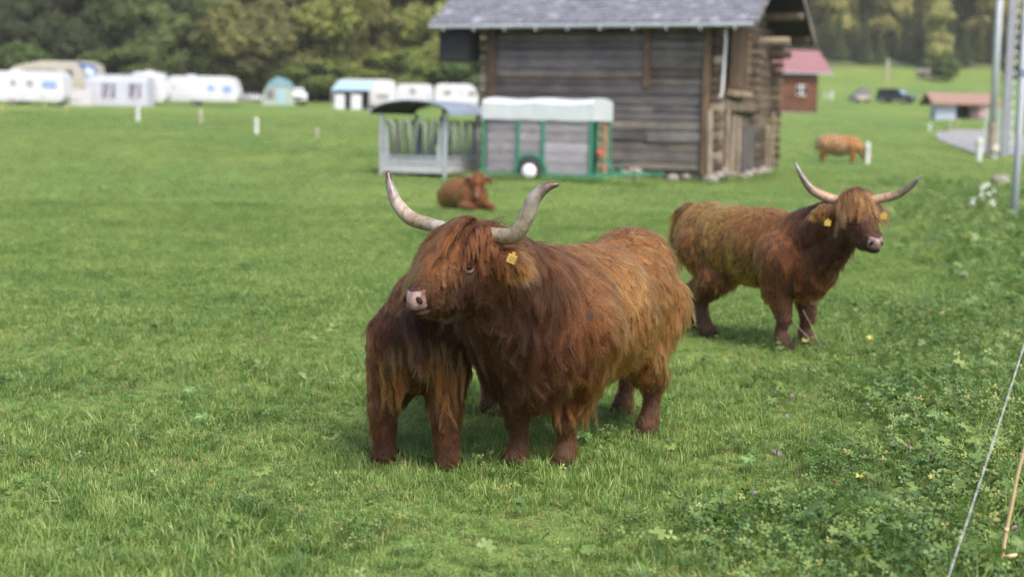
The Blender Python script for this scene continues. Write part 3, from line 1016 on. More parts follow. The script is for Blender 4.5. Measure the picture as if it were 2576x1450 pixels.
# barrel roof: axis runs back along y
ang = np.linspace(0, math.pi, 15)
def arc(off):
    return [(FL / 2 + (FL / 2 + .22 + off) * math.cos(t), zE - .02 + (crown - zE + off) * math.sin(t)) for t in ang]
for nm, o0, o1, m in (("roof_lining", -.03, 0.0, M_ROOFIN), ("roof_sheet", 0.004, .03, M_ROOFOUT)):
    a_, b_ = arc(o1), arc(o0)
    MB().prism(a_ + b_[::-1], -.25, FW + .3, (Vector((1, 0, 0)), Z, Vector((0, 1, 0)), Vector((0, 0, 0)))).build(nm, m, fd)
for y in (0, FW):
    mb = MB(); a_ = arc(-.05)
    for p, q in zip(a_[:-1], a_[1:]):
        mb.bar((p[0], y, p[1]), (q[0], y, q[1]), .04)
    mb.build("roof_bow", M_DARK, fd)
# dark spring post standing in the feeder centre (hay lifter)
MB().tube([(FL * .42, FW * .75, .4), (FL * .42, FW * .75, zE + .2)], .05, 8).build("centre_post", M_DARK, fd)
MB().tube([(FL * .42, FW * .75, zr + .3), (FL * .42, FW * .75, zr + 1.1)], [.26, .09], 8).build("hay_cone", M_DARK, fd)

# ------------------------------------------------------------------ caravans on the campsite
M_CARA = mat("caravan_white", (.50, .51, .54), (.57, .575, .60), 1.5, 0.35)
M_CREAM = mat("camper_cream", (.36, .335, .27), (.42, .39, .32), 1.5, 0.4)
M_BLUEWIN = mat("blue_tinted_window", (.16, .26, .55), (.22, .33, .62), 2, 0.15)
M_GREYWIN = mat("grey_tinted_window", (.22, .21, .21), (.30, .28, .27), 2, 0.15)
M_BLUE = mat("blue_panel", (.035, .07, .24), (.05, .10, .30), 2, 0.35)
M_AWN = mat("awning_cloth", (.40, .405, .48), (.46, .46, .53), 2, 0.7)
M_AWNWIN = mat("awning_window", (.11, .10, .14), (.17, .15, .20), 3, 0.3)
M_BLUECLOTH = mat("pale_blue_cloth", (.24, .38, .46), (.30, .43, .50), 3, 0.7)
M_GREENCLOTH = mat("sage_green_tent_cloth", (.27, .34, .28), (.33, .39, .33), 3, 0.75)
M_TEAL = mat("teal_tent_roof", (.13, .25, .29), (.18, .31, .36), 3, 0.7)
M_GREYT = mat("grey_ground_sheet", (.42, .42, .44), (.5, .5, .5), 3, 0.7)

def camper_frame(xl, xr, yb, Y, dyaw=0.0):
    """left-front bottom corner, metres per pixel and a root for a vehicle seen side-on between photo columns xl and xr"""
    a, b_ = ground_at(xl, Y), ground_at(xr, Y)
    return a, (b_ - a).length

def caravan(label, xl, xr, Y, H, wins, nose=1, body=M_CARA, W=2.1, wheel_t=0.45, roofbox=None, group=None, name="caravan"):
    a, Lc = camper_frame(xl, xr, 0, Y)
    z0 = .35
    root = empty(name, a, 0, label, "caravan", group)
    prof = [(.0, z0 + .25), (.10, z0), (Lc - .25, z0), (Lc - .02, z0 + .35), (Lc, z0 + .8)]
    if nose > 0: prof += [(Lc - .32, H - .35), (Lc - .55, H - .1), (Lc - .9, H)]
    else: prof += [(Lc - .06, H - .3), (Lc - .2, H - .06), (Lc - .5, H)]
    prof += [(.5, H), (.22, H - .06), (.06, H - .3)]
    MB().prism(prof, 0, W, (Vector((1, 0, 0)), Z, Vector((0, 1, 0)), Vector((0, 0, 0)))).build("body", body, root)
    MB().box((Lc / 2, -.012, z0 + .3), (Lc - .5, .025, .035)).build("trim_strip", M_GREYWIN, root)
    for (t, zc, w_, h_, m) in wins:
        wn_ = MB().box((Lc * t, -.02, zc), (w_ + .08, .05, h_ + .08), bev=.02).build("window", M_CARA, root)
        MB().box((Lc * t, -.05, zc), (w_, .03, h_)).build("pane", m, wn_)
    for y in (.12, W - .12):
        wh = MB().tube([(Lc * wheel_t, y - .1, .31), (Lc * wheel_t, y + .1, .31)], .31, 16).build("wheel", M_RUBBER, root)
        MB().tube([(Lc * wheel_t, y - .12, .31), (Lc * wheel_t, y + .12, .31)], .17, 12).build("hubcap", M_GREYWIN, wh)
    dr = MB().box((Lc * .62, -.012, H * .55), (.62, .03, H * .62)).build("door", body, root)
    MB().box((Lc * .62 + .24, -.04, H * .5), (.05, .03, .12)).build("handle", M_GREYWIN, dr)
    if roofbox:
        MB().box((Lc * roofbox, W / 2, H + .06), (.7, .6, .14), bev=.04).build("roof_hatch", M_CARA, root)
    MB().bar((Lc - .1, W / 2, .45), (Lc + .9, W / 2, .42), .1).build("tow_bar", M_GREYWIN, root)
    return root, Lc

G = "caravans on the campsite at the edge of the meadow"
caravan("white caravan with a blue end window at the far left of the campsite row", -60, 162, 112, 2.62,
        [(.43, 1.75, .42, .38, M_GREYWIN), (.62, 1.7, .5, .45, M_GREYWIN), (.84, 1.65, 1.1, .5, M_BLUEWIN)], 0, wheel_t=.42, roofbox=.4, group=G)
caravan("white caravan with rounded end standing behind the awning tent", 330, 418, 119, 2.75, [(.7, 1.7, .3, .3, M_CARA)], 1, roofbox=.45, group=G)
caravan("long white caravan with two small blue windows, right of the awning tent", 424, 600, 124, 2.45,
        [(.08, 1.5, .14, .2, M_GREYWIN), (.61, 1.45, .5, .42, M_BLUEWIN), (.84, 1.4, .72, .5, M_BLUEWIN)], 1, wheel_t=.36, roofbox=.3, group=G)
caravan("white caravan with a pale blue sun awning on its side", 850, 992, 120, 2.45, [(.8, 1.1, .9, .35, M_GREYWIN)], 0, wheel_t=.6, group=G)
caravan("white caravan half hidden above the hay feeder roof", 996, 1088, 124, 2.15, [(.45, 1.55, .5, .45, M_GREYWIN)], 0, group=G)
caravan("white caravan with two dark windows beside the barn wall", 1092, 1202, 121, 2.2, [(.30, 1.5, .65, .35, M_GREYWIN), (.86, 1.45, .6, .4, M_GREYWIN), (.62, 1.5, .3, .5, M_AWN)], 1, group=G)

# cream motor home behind the first caravan: alcove, blue corner with windscreen, wing mirror
a, Lm = camper_frame(25, 250, 0, 117)
mh = empty("motorhome", a, 0, "cream motor home with a blue front corner rising behind the first caravan", "motor home")
Hm = 3.35
MB().prism([(.2, .4), (Lm - .4, .4), (Lm, 1.0), (Lm - .02, 2.1), (Lm - .25, Hm - .1), (Lm - .9, Hm + .12), (2.6, Hm + .14), (.4, Hm - .35), (.1, 2.6)], 0, 2.3,
           (Vector((1, 0, 0)), Z, Vector((0, 1, 0)), Vector((0, 0, 0)))).build("body", M_CREAM, mh)
MB().box((2.6, -.03, 2.75), (2.6, .05, .22)).build("awning_case", M_GREYWIN, mh)
MB().ell((Lm - 2.4, -.02, 2.45), (.34, .06, .34), None, 16, 8).build("round_window", M_DARK, mh, True)
MB().prism([(Lm - 1.75, Hm + .06), (Lm - .28, Hm - .16), (Lm - .05, 2.2), (Lm - .55, 1.95), (Lm - .9, 2.15), (Lm - 1.15, 2.7)], -.05, .03,
           (Vector((1, 0, 0)), Z, Vector((0, 1, 0)), Vector((0, 0, 0)))).build("blue_corner", M_BLUE, mh)
MB().prism([(Lm - 1.15, Hm - .3), (Lm - .42, Hm - .45), (Lm - .3, 2.5), (Lm - .6, 2.3), (Lm - .95, 2.4)], -.09, -.05,
           (Vector((1, 0, 0)), Z, Vector((0, 1, 0)), Vector((0, 0, 0)))).build("windscreen", mat("sky_glass", (.45, .55, .68), (.55, .62, .72), 1, .1), mh)
for x in (1.3, Lm - 1.5):
    MB().tube([(x, -.05, .38), (x, .2, .38)], .38, 16).build("wheel", M_RUBBER, mh)

# awning tent in front of the second caravan
a, La = camper_frame(216, 372, 0, 116)
aw = empty("awning_tent", a, 0, "whitish awning tent with two dark curtained windows between the caravans", "awning tent")
MB().prism([(0, 0), (La, 0), (La, 2.25), (La - .3, 2.5), (.9, 2.45), (.1, 2.1)], 0, 2.4, (Vector((1, 0, 0)), Z, Vector((0, 1, 0)), Vector((0, 0, 0)))).build("tent_walls", M_AWN, aw)
for t, w_ in ((.38, 1.05), (.80, .95)):
    wv = MB().box((La * t, -.02, 1.15), (w_ + .12, .04, 1.35)).build("window", M_AWN, aw)
    MB().box((La * t, -.05, 1.2), (w_, .03, 1.15)).build("pane", M_AWNWIN, wv)
    MB().prism([(La * t - w_ * .12, .65), (La * t + w_ * .1, .65), (La * t + w_ * .32, 1.77), (La * t + w_ * .18, 1.77)], -.10, -.07, (Vector((1, 0, 0)), Z, Vector((0, 1, 0)), Vector((0, 0, 0)))).build("curtain", M_AWN, wv)
MB().box((La / 2, -.02, 2.02), (La - .2, .04, .24)).build("valance", mat("blueish_valance", (.48, .55, .74), (.55, .6, .78), 2, .7), aw)
for k in range(7):
    MB().box((La * k / 6, -.05, 1.0), (.05, .05, 2.0)).build("pole", M_CARA, aw)
# grey windbreak between caravan and awning
a, Lw = camper_frame(150, 232, 0, 114)
wb = empty("windbreak", a, 0, "pale grey canvas windbreak between the first caravan and the awning tent", "windbreak")
n_p = 5
for k in range(n_p):
    MB().box((Lw * (k + .5) / n_p, 0, .62), (Lw / n_p - .03, .03, 1.25)).build("canvas_panel", M_GREYT, wb)
for k in range(n_p + 1):
    MB().tube([(Lw * k / n_p, -.03, -.1), (Lw * k / n_p, -.03, 1.35)], .025, 6).build("pole", M_GREYT, wb)

# small tent with a teal roof and a white car behind it
a, Lt = camper_frame(658, 738, 0, 128)
tt = empty("tent", a, 0, "small sage green tent with a teal roof near the wood", "tent")
MB().prism([(0, 0), (Lt, 0), (Lt * .92, 1.55), (Lt * .75, 2.15), (Lt * .5, 2.45), (Lt * .28, 2.05), (Lt * .08, 1.3)], 0, 2.2, (Vector((1, 0, 0)), Z, Vector((0, 1, 0)), Vector((0, 0, 0)))).build("tent_walls", M_GREENCLOTH, tt)
MB().prism([(Lt * .14, 1.62), (Lt * .93, 1.62), (Lt * .76, 2.2), (Lt * .5, 2.5), (Lt * .28, 2.1)], -.05, 2.25, (Vector((1, 0, 0)), Z, Vector((0, 1, 0)), Vector((0, 0, 0)))).build("roof_cloth", M_TEAL, tt)
MB().box((Lt * .27, -.03, .95), (.7, .05, .8), bev=.2).build("window", M_AWNWIN, tt)
MB().box((Lt * .62, -.03, .7), (.5, .05, 1.35)).build("door_flap", M_BLUECLOTH, tt)

# sun awning: pale blue cloth on posts at the side of the caravan
a, Ls = camper_frame(832, 932, 0, 117)
sa = empty("sun_awning", a, 0, "pale blue sun awning on posts before a white caravan", "awning")
MB().add([(0, 0, 1.55), (Ls, 0, 1.6), (Ls, 2.2, 2.35), (.35, 2.2, 2.35), (0, 0, 1.50), (Ls, 0, 1.55), (Ls, 2.2, 2.3), (.35, 2.2, 2.3)],
         [(0, 1, 2, 3), (4, 7, 6, 5), (0, 4, 5, 1), (1, 5, 6, 2), (2, 6, 7, 3), (3, 7, 4, 0)]).build("awning_roof", M_BLUECLOTH, sa)
for t in (.03, .5, .97):
    MB().tube([(Ls * t, .05, -.1), (Ls * t, .05, 1.55)], .03, 6).build("pole", M_GREYT, sa)
for t in (.22, .64):
    MB().box((Ls * t, .1, .62), (.8, .05, 1.2)).build("side_cloth", M_CARA, sa)
MB().box((Ls * .5, 1.2, .8), (Ls * .85, .05, 1.5)).build("back_cloth", M_DARK, sa)

# cars
def car(label, loc, rz, body, scale=1.0, suv=True, name="parked_car"):
    root = empty(name, loc, rz, label, "car")
    root.scale = (scale,) * 3
    H = 1.7 if suv else 1.42
    lower = [(-2.2, .35), (2.2, .35), (2.25, .75), (2.1, .98), (1.1, 1.06), (-2.15, 1.06), (-2.25, .7)]
    cab = [(1.15, 1.06), (.55, H - .04), (.3, H), (-1.85, H), (-2.1, H - .12), (-2.15, 1.06)]
    F = (Vector((1, 0, 0)), Z, Vector((0, 1, 0)), Vector((0, 0, 0)))
    MB().prism(lower, -.9, .9, F).build("body", body, root)
    MB().prism(cab, -.78, .78, F).build("cabin", body, root)
    for s in (-1, 1):
        for (x0_, x1_) in ((.35, .95), (-.45, .3), (-1.3, -.52), (-2.0, -1.38)):
            MB().box(((x0_ + x1_) / 2 - .1, s * .785, (1.1 + H - .12) / 2), ((x1_ - x0_) * .85, .02, H - 1.25)).build("side_window", M_GLASS, root)
        for x in (-1.4, 1.4):
            w_ = MB().tube([(x, s * .72, .36), (x, s * .92, .36)], .36, 18).build("wheel", M_RUBBER, root)
            MB().tube([(x, s * .90, .36), (x, s * .935, .36)], .21, 14).build("rim", M_GREYWIN, w_)
        MB().box((2.2, s * .62, .78), (.12, .34, .16), bev=.03).build("headlight", mat("lamp_lens", (.6, .62, .65), None, 2, .15), root)
        MB().box((-2.22, s * .70, .85), (.08, .2, .26)).build("tail_light", M_RED, root)
    MB().add([(1.17, -.7, 1.08), (1.17, .7, 1.08), (.60, .62, H - .09), (.60, -.62, H - .09)], [(0, 1, 2, 3)]).build("windscreen", mat("screen_glass", (.20, .25, .33), (.26, .31, .38), 1, .08), root)
    MB().box((2.24, 0, .6), (.05, 1.0, .2)).build("grille", M_DARK, root)
    return root
M_NAVY = mat("dark_blue_paint", (.02, .028, .045), (.026, .034, .052), 2, 0.3)
pc = gp(2253, 260)
kc = pc.y / FPX
car("dark blue off-road car parked on the far field", pc, R(-42), M_NAVY, 85 * kc / 4.1, True)
pw = ground_at(738, 131)
car("white car parked right beside the small green tent", pw, R(-75), M_CARA, 1.05, False)
pw2 = ground_at(640, 150 - 12)
car("white car showing only its end near the brownish bush", pw2, R(20), M_CARA, .5, False)
# small dark covered cart by the car
pk = gp(2168, 258); kk = pk.y / FPX
ct = empty("covered_cart", pk, R(12), "small grey covered cart left of the dark blue car", "cart")
wC = 50 * kk
MB().prism([(-wC / 2, .3), (wC / 2, .3), (wC / 2, 1.0), (wC * .35, 34 * kk), (wC * .1, 36 * kk), (-wC * .45, .7)], 0, 1.4, (Vector((1, 0, 0)), Z, Vector((0, 1, 0)), Vector((0, 0, 0)))).build("cover", mat("dark_cover", (.10, .10, .105), (.16, .16, .16), 3, .7), ct)
MB().box((.1, -.03, .55), (wC * .8, .04, .4)).build("side_panel", M_CREAM, ct)
for x in (-wC * .28, wC * .28):
    MB().tube([(x, -.08, .28), (x, .1, .28)], .28, 12).build("wheel", M_RUBBER, ct)

# ------------------------------------------------------------------ posts, poles
M_POSTW = mat("white_plastic_post", (.48, .50, .46), (.55, .56, .52), 4, 0.5)
M_POSTB = mat("grey_wood_post", (.30, .27, .20), (.38, .34, .26), 4, 0.8)
M_POSTY = mat("yellow_plastic_post", (.36, .30, .09), (.42, .35, .11), 4, 0.5)
def post(x, yt, yb, m, wpx, label, Y=None):
    b_ = gp(x, yb) if Y is None else ground_at(x, Y)
    k = b_.y / FPX
    h = max(.4, (yb - yt) * k); w = max(.045, wpx * k)
    r = empty("fence_post", b_, 0.3, label, "fence post", "fence posts in the meadow")
    MB().tube([(0, 0, -.25), (0, 0, h * .93), (0, 0, h)], [w / 2, w / 2, w * .3], 8).build("post", m, r)
    MB().tube([(0, 0, h * .72), (0, 0, h * .78)], w * .68, 8).build("insulator", M_POSTW if m is not M_POSTW else M_GREYT, r)
post(347, 270, 305, M_POSTW, 10, "white fence post in the meadow before the awning tent")
post(505, 275, 310, M_POSTB, 9, "grey wooden fence post before the long white caravan")
post(645, 297, 337, M_POSTW, 11, "white fence post standing alone left of the hay feeder")
post(797, 321, 347, M_POSTB, 8, "short pale wooden post nearest the hay feeder")
post(167, 262, 287, M_POSTY, 4, "yellow fence post before the first caravan's end window")
post(5, 262, 285, M_POSTY, 4, "yellow fence post at the far left edge before the first caravan")
post(112, 236, 272, M_POSTB, 4, "thin grey post before the first caravan's middle window")
post(2180, 358, 413, M_POSTW, 12, "white fence post in front of the grazing cow's head")
post(2461, 347, 406, M_POSTW, 14, "white fence post beside the grey lane")
post(2090, 230, 250, M_POSTW, 8, "small pale post between the red-roofed cabin and the cart")
post(2075, 232, 250, M_POSTW, 5, "thin white post close to the cabin wall on the far field")
post(2230, 150, 210, M_POSTB, 6, "tall thin grey pole on the far field above the dark car")
post(2390, 305, 330, M_POSTB, 5, "thin post left of the lane's end")
post(2408, 300, 325, M_POSTY, 4, "yellowish post at the start of the lane")
post(2337, 312, 330, M_POSTW, 8, "short pale post in the field left of the hut")

# tall mast with lattice steps and lamp, near pole in front
M_MAST = mat("grey_mast", (.20, .21, .24), (.27, .28, .31), 5, 0.55, metal=0.3)
M_POLEW = mat("white_lamp_pole", (.36, .385, .43), (.43, .455, .49), 5, 0.45)
mb_ = gp(2522, 392)
ms = empty("steel_mast", mb_, 0, "tall grey steel mast with climbing steps beside the lane", "mast")
kM = mb_.y / FPX
MB().box((0, 0, 5.5), (.26, .22, 11.2), bev=.03).build("shaft", M_MAST, ms)
MB().box((.2, 0, 5.5), (.10, .16, 11.2)).build("flange", M_MAST, ms)
for k in range(22):
    MB().tube([(.22, 0, .6 + k * .48), (.42, 0, .6 + k * .48)], .05, 6).build("step_bolt", M_POLEW, ms)
lp = ground_at(2497, mb_.y - .6)
lpr = empty("lamp_pole", lp, 0, "white lamp pole with a flat lamp head next to the steel mast", "lamp pole")
MB().tube([(0, 0, -.2), (0, 0, 1.6)], .2, 10).build("base_sleeve", M_WPALE, lpr)
MB().tube([(0, 0, 1.6), (0, 0, 6.0), (0, 0, 9.5)], [.17, .16, .14], 12).build("pole", M_POLEW, lpr, True)
zL = (at(2480, 8, lp.y)).z
MB().box((-.45, -.1, zL), (1.1, .4, .22), bev=.06).build("lamp_head", mat("lamp_head_grey", (.36, .37, .40), (.42, .43, .45), 3, .5), lpr)
MB().bar((.0, 0, zL + .05), (-.5, -.05, zL + .05), .07).build("lamp_arm", M_POLEW, lpr)
gl = gp(2500, 400)
bl = empty("bollard_lamp", gl, 0, "small round cream bollard lamp at the foot of the tall poles", "bollard")
MB().tube([(0, 0, -.1), (0, 0, .35)], .12, 10).build("bollard_stem", M_POLEW, bl)
MB().ell((0, 0, .42), (.22, .22, .24), None, 14, 9).build("globe", M_CREAM, bl, True)
# pale slatted gate panel beside the mast
gq = ground_at(2478, mb_.y + 6)
gt = empty("slat_gate", gq, 0, "greenish slatted panel left of the steel mast at the lane", "gate")
for k in range(8):
    MB().box((k * .2, 0, 1.05), (.13, .04, 2.1)).build("slat", mat("sage_slat", (.24, .30, .22), (.3, .36, .27), 3, .7) if k == 0 else bpy.data.materials["sage_slat"], gt)
for zz in (.5, 1.6):
    MB().box((.7, .05, zz), (1.6, .04, .1)).build("rail", M_POSTB, gt)
# near white pole leaning out of the right edge
np0 = gp(2549, 562)
npole = empty("white_pole", np0, 0, "slim white pole standing in the grass at the right edge", "pole")
MB().tube([(0, 0, -.3), (0, 0, 2.0), (0, 0, 7.0)], [.065, .06, .055], 14).build("shaft", M_POLEW, npole, True)
MB().tube([(0, 0, -.05), (0, 0, .05)], .10, 14).build("ground_collar", M_MAST, npole)
MB().tube([(0, 0, 2.6), (0, 0, 2.72)], .075, 14).build("clamp", M_MAST, npole)
# pale boulder near the pole
bp = gp(2515, 462)
bo = MB().ell((0, 0, .08), (.30, .26, .22), None, 12, 8).build("boulder", M_STONE, None, True)
bo.location = bp; tag(bo, "pale grey boulder in the grass left of the slim white pole", "boulder")
# ------------------------------------------------------------------ highland cattle
def fur_mat():
    m, nt, b = new_mat("highland_fur")
    nt.nodes.remove(b)
    h = nt.nodes.new("ShaderNodeBsdfHairPrincipled")
    h.model = 'CHIANG'
    h.parametrization = 'COLOR'
    at_ = nt.nodes.new("ShaderNodeAttribute"); at_.attribute_name = "fur_tone"
    hi = nt.nodes.new("ShaderNodeHairInfo")
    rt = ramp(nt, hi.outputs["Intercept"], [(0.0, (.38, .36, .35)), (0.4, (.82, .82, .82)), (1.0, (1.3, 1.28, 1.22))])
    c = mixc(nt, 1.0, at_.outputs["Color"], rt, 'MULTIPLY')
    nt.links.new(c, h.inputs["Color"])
    h.inputs["IOR"].default_value = 1.26
    h.inputs["Roughness"].default_value = 0.42
    h.inputs["Radial Roughness"].default_value = 0.6
    h.inputs["Coat"].default_value = 0.0
    nt.links.new(h.outputs[0], nt.nodes["Material Output"].inputs[0])
    return m
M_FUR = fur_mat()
M_SKIN = mat("fur_undercoat", (.030, .014, .008), (.055, .024, .012), 18, 0.9)
M_EYE = mat("eye_black", (.006, .004, .004), (.012, .008, .006), 5, 0.3, spec=0.15)
M_LID = mat("eyelid_skin", (.09, .038, .028), (.14, .065, .048), 20, 0.5)
M_NOSE = mat("nose_pink", (.13, .075, .062), (.31, .215, .195), 26, 0.32, bmp=0.15)
M_NOSTRIL = mat("nostril_inside", (.022, .010, .009), (.045, .018, .015), 10, 0.9, spec=0.05)
M_LIP = mat("lip_dark", (.022, .011, .008), (.045, .022, .016), 20, 0.9, spec=0.05)
M_TAG = mat("ear_tag_yellow", (.30, .205, .022), (.37, .26, .035), 4, 0.4)
M_TAGINK = mat("ear_tag_ink", (.05, .04, .02), (.07, .05, .02), 4, 0.5)
M_HOOF = mat("hoof_horn", (.022, .015, .011), (.04, .027, .02), 12, 0.85, spec=0.1)

def skin(name, c):
    return mat(name, tuple(v * .7 for v in c), c, 18, 0.9)
M_SKIN_LIGHT = skin("ginger_undercoat", (.26, .13, .05))
M_SKIN_RED = skin("red_undercoat", (.13, .05, .018))
def horn_mat(name, stops):
    m, nt, b = new_mat(name)
    a = nt.nodes.new("ShaderNodeAttribute"); a.attribute_name = "along"
    v = coords(nt, "Object")
    n = noise(nt, 26, 6, v, 0.7)
    add = nt.nodes.new("ShaderNodeMath"); add.operation = 'MULTIPLY_ADD'
    nt.links.new(n, add.inputs[0]); add.inputs[1].default_value = 0.22
    nt.links.new(a.outputs["Fac"], add.inputs[2])
    c = ramp(nt, add.outputs[0], stops)
    n2 = noise(nt, 34, 6, coords(nt, "Object", (1, 1, .5)), 0.8)
    c = mixc(nt, 1.0, c, ramp(nt, n2, [(.34, (.42, .37, .30)), (.5, (.95, .93, .9)), (.66, (1.3, 1.3, 1.3))]), 'MULTIPLY')
    nt.links.new(c, b.inputs["Base Color"])
    b.inputs["Roughness"].default_value = 0.36
    bump(nt, b, n, 0.25, 0.004)
    return m
M_HORN = horn_mat("horn_grey", [(.06, (.12, .10, .06)), (.2, (.30, .28, .25)), (.42, (.22, .165, .105)), (.6, (.33, .275, .21)), (.85, (.24, .21, .195)), (1.05, (.08, .044, .032))])
M_HORN2 = horn_mat("horn_pale", [(.1, (.44, .29, .19)), (.45, (.38, .26, .17)), (.7, (.14, .105, .07)), (.95, (.11, .095, .08)), (1.1, (.22, .22, .18))])

def nrm(v):
    v = np.asarray(v, float)
    return v / np.maximum(np.linalg.norm(v, axis=-1, keepdims=True), 1e-9)

ICO = None
def ico():
    global ICO
    if ICO is None:
        import bmesh
        bm = bmesh.new(); bmesh.ops.create_icosphere(bm, subdivisions=3, radius=1.0)
        bm.verts.ensure_lookup_table()
        ICO = (np.array([v.co[:] for v in bm.verts]), np.array([[v.index for v in f.verts] for f in bm.faces]))
        bm.free()
    return ICO

class Prim:
    """ellipsoid (c, R, r) or round cone (a, b, ra, rb), with the lie, length and colour of the coat growing on it"""
    def __init__(s, kind, geo, comb, length, tone, lift=0.3, dens=1.0):
        s.kind, s.geo, s.comb, s.length, s.tone, s.lift, s.dens = kind, geo, np.array(comb, float), length, np.array(tone, float), lift, dens
    def dist_center(s, P):
        if s.kind == 'E':
            c, Rm, r = s.geo
            q = (P - c) @ Rm / r
            k = np.linalg.norm(q, axis=1)
            v = P - c
            return (k - 1) / np.maximum(k, 1e-6) * np.linalg.norm(v, axis=1), v, k
        a, b, ra, rb = s.geo
        ab = b - a
        t = np.clip(((P - a) @ ab) / (ab @ ab), 0, 1)
        c = a + t[:, None] * ab
        v = P - c
        l = np.linalg.norm(v, axis=1)
        r = ra + (rb - ra) * t
        return l - r, v, l / np.maximum(r, 1e-6)
    def blobs(s):
        V0, F0 = ico()
        if s.kind == 'E':
            c, Rm, r = s.geo
            return [(V0 * r @ Rm.T + c, F0)]
        a, b, ra, rb = s.geo
        n = max(2, int(np.linalg.norm(b - a) / (0.35 * min(ra, rb))) + 1)
        return [(V0 * (ra + (rb - ra) * t) + a + (b - a) * t, F0) for t in np.linspace(0, 1, n)]

def A(*p): return np.array(p, float)
def EL(c, r, comb, length, tone, rot=None, lift=0.3, dens=1.0):
    return Prim('E', (A(*c), np.eye(3) if rot is None else rot, A(*r)), comb, length, tone, lift, dens)
def CP(a, b, ra, rb, comb, length, tone, lift=0.3, dens=1.0):
    return Prim('C', (np.array(a, float), np.array(b, float), ra, rb), comb, length, tone, lift, dens)

def body_mesh(prims, voxel, smooth=5, mt=None):
    Vs, Fs, o = [], [], 0
    for p in prims:
        for V, F in p.blobs():
            Vs.append(V); Fs.append(F + o); o += len(V)
    me = np_mesh("tmp", np.concatenate(Vs), np.concatenate(Fs), mt or M_SKIN)
    ob = bpy.data.objects.new("tmp", me); col.objects.link(ob)
    rm = ob.modifiers.new("r", 'REMESH'); rm.mode = 'VOXEL'; rm.voxel_size = voxel; rm.use_smooth_shade = True
    sm = ob.modifiers.new("s", 'SMOOTH'); sm.factor = 0.5; sm.iterations = smooth
    dg = bpy.context.evaluated_depsgraph_get()
    out = bpy.data.meshes.new_from_object(ob.evaluated_get(dg))
    bpy.data.objects.remove(ob); bpy.data.meshes.remove(me)
    out.name = "body"
    return out

def mesh_arrays(me):
    V = np.zeros(len(me.vertices) * 3); me.vertices.foreach_get("co", V); V = V.reshape(-1, 3)
    me.calc_loop_triangles()
    T = np.zeros(len(me.loop_triangles) * 3, np.int32); me.loop_triangles.foreach_get("vertices", T); T = T.reshape(-1, 3)
    return V, T

def push_out(P, prims, eps):
    for pr in prims:
        d, v, k = pr.dist_center(P)
        m = d < eps
        if m.any():
            vm = v[m]; l = np.linalg.norm(vm, axis=1, keepdims=True)
            P[m] = P[m] + vm / np.maximum(l, 1e-6) * (eps - d[m])[:, None]
    return P

KEEP_CLEAR = []          # (point, radius): no strand may cross here (the eyes stay open)
def curves_object(name, P, rad, tones, parent, kind="stuff"):
    """P: (n, k, 3) strands"""
    rad = np.broadcast_to(rad, P.shape[:2])
    for c_, r_ in KEEP_CLEAR:
        mid = (P[:, 1:] + P[:, :-1]) / 2
        hit = (np.linalg.norm(P - c_, axis=2) < r_).any(1) | (np.linalg.norm(mid - c_, axis=2) < r_).any(1)
        P, rad, tones = P[~hit], rad[~hit], tones[~hit]
    n, k, _ = P.shape
    cd = bpy.data.hair_curves.new(name)
    cd.add_curves([k] * n)
    cd.attributes["position"].data.foreach_set("vector", P.astype(np.float32).ravel())
    ra = cd.attributes.get("radius") or cd.attributes.new("radius", 'FLOAT', 'POINT')
    ra.data.foreach_set("value", np.broadcast_to(rad, (n, k)).astype(np.float32).ravel())
    ca = cd.attributes.new("fur_tone", 'FLOAT_COLOR', 'CURVE')
    ca.data.foreach_set("color", np.concatenate([tones, np.ones((n, 1))], 1).astype(np.float32).ravel())
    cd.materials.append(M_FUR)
    o = link(name, cd, parent)
    if kind: o["kind"] = kind
    return o

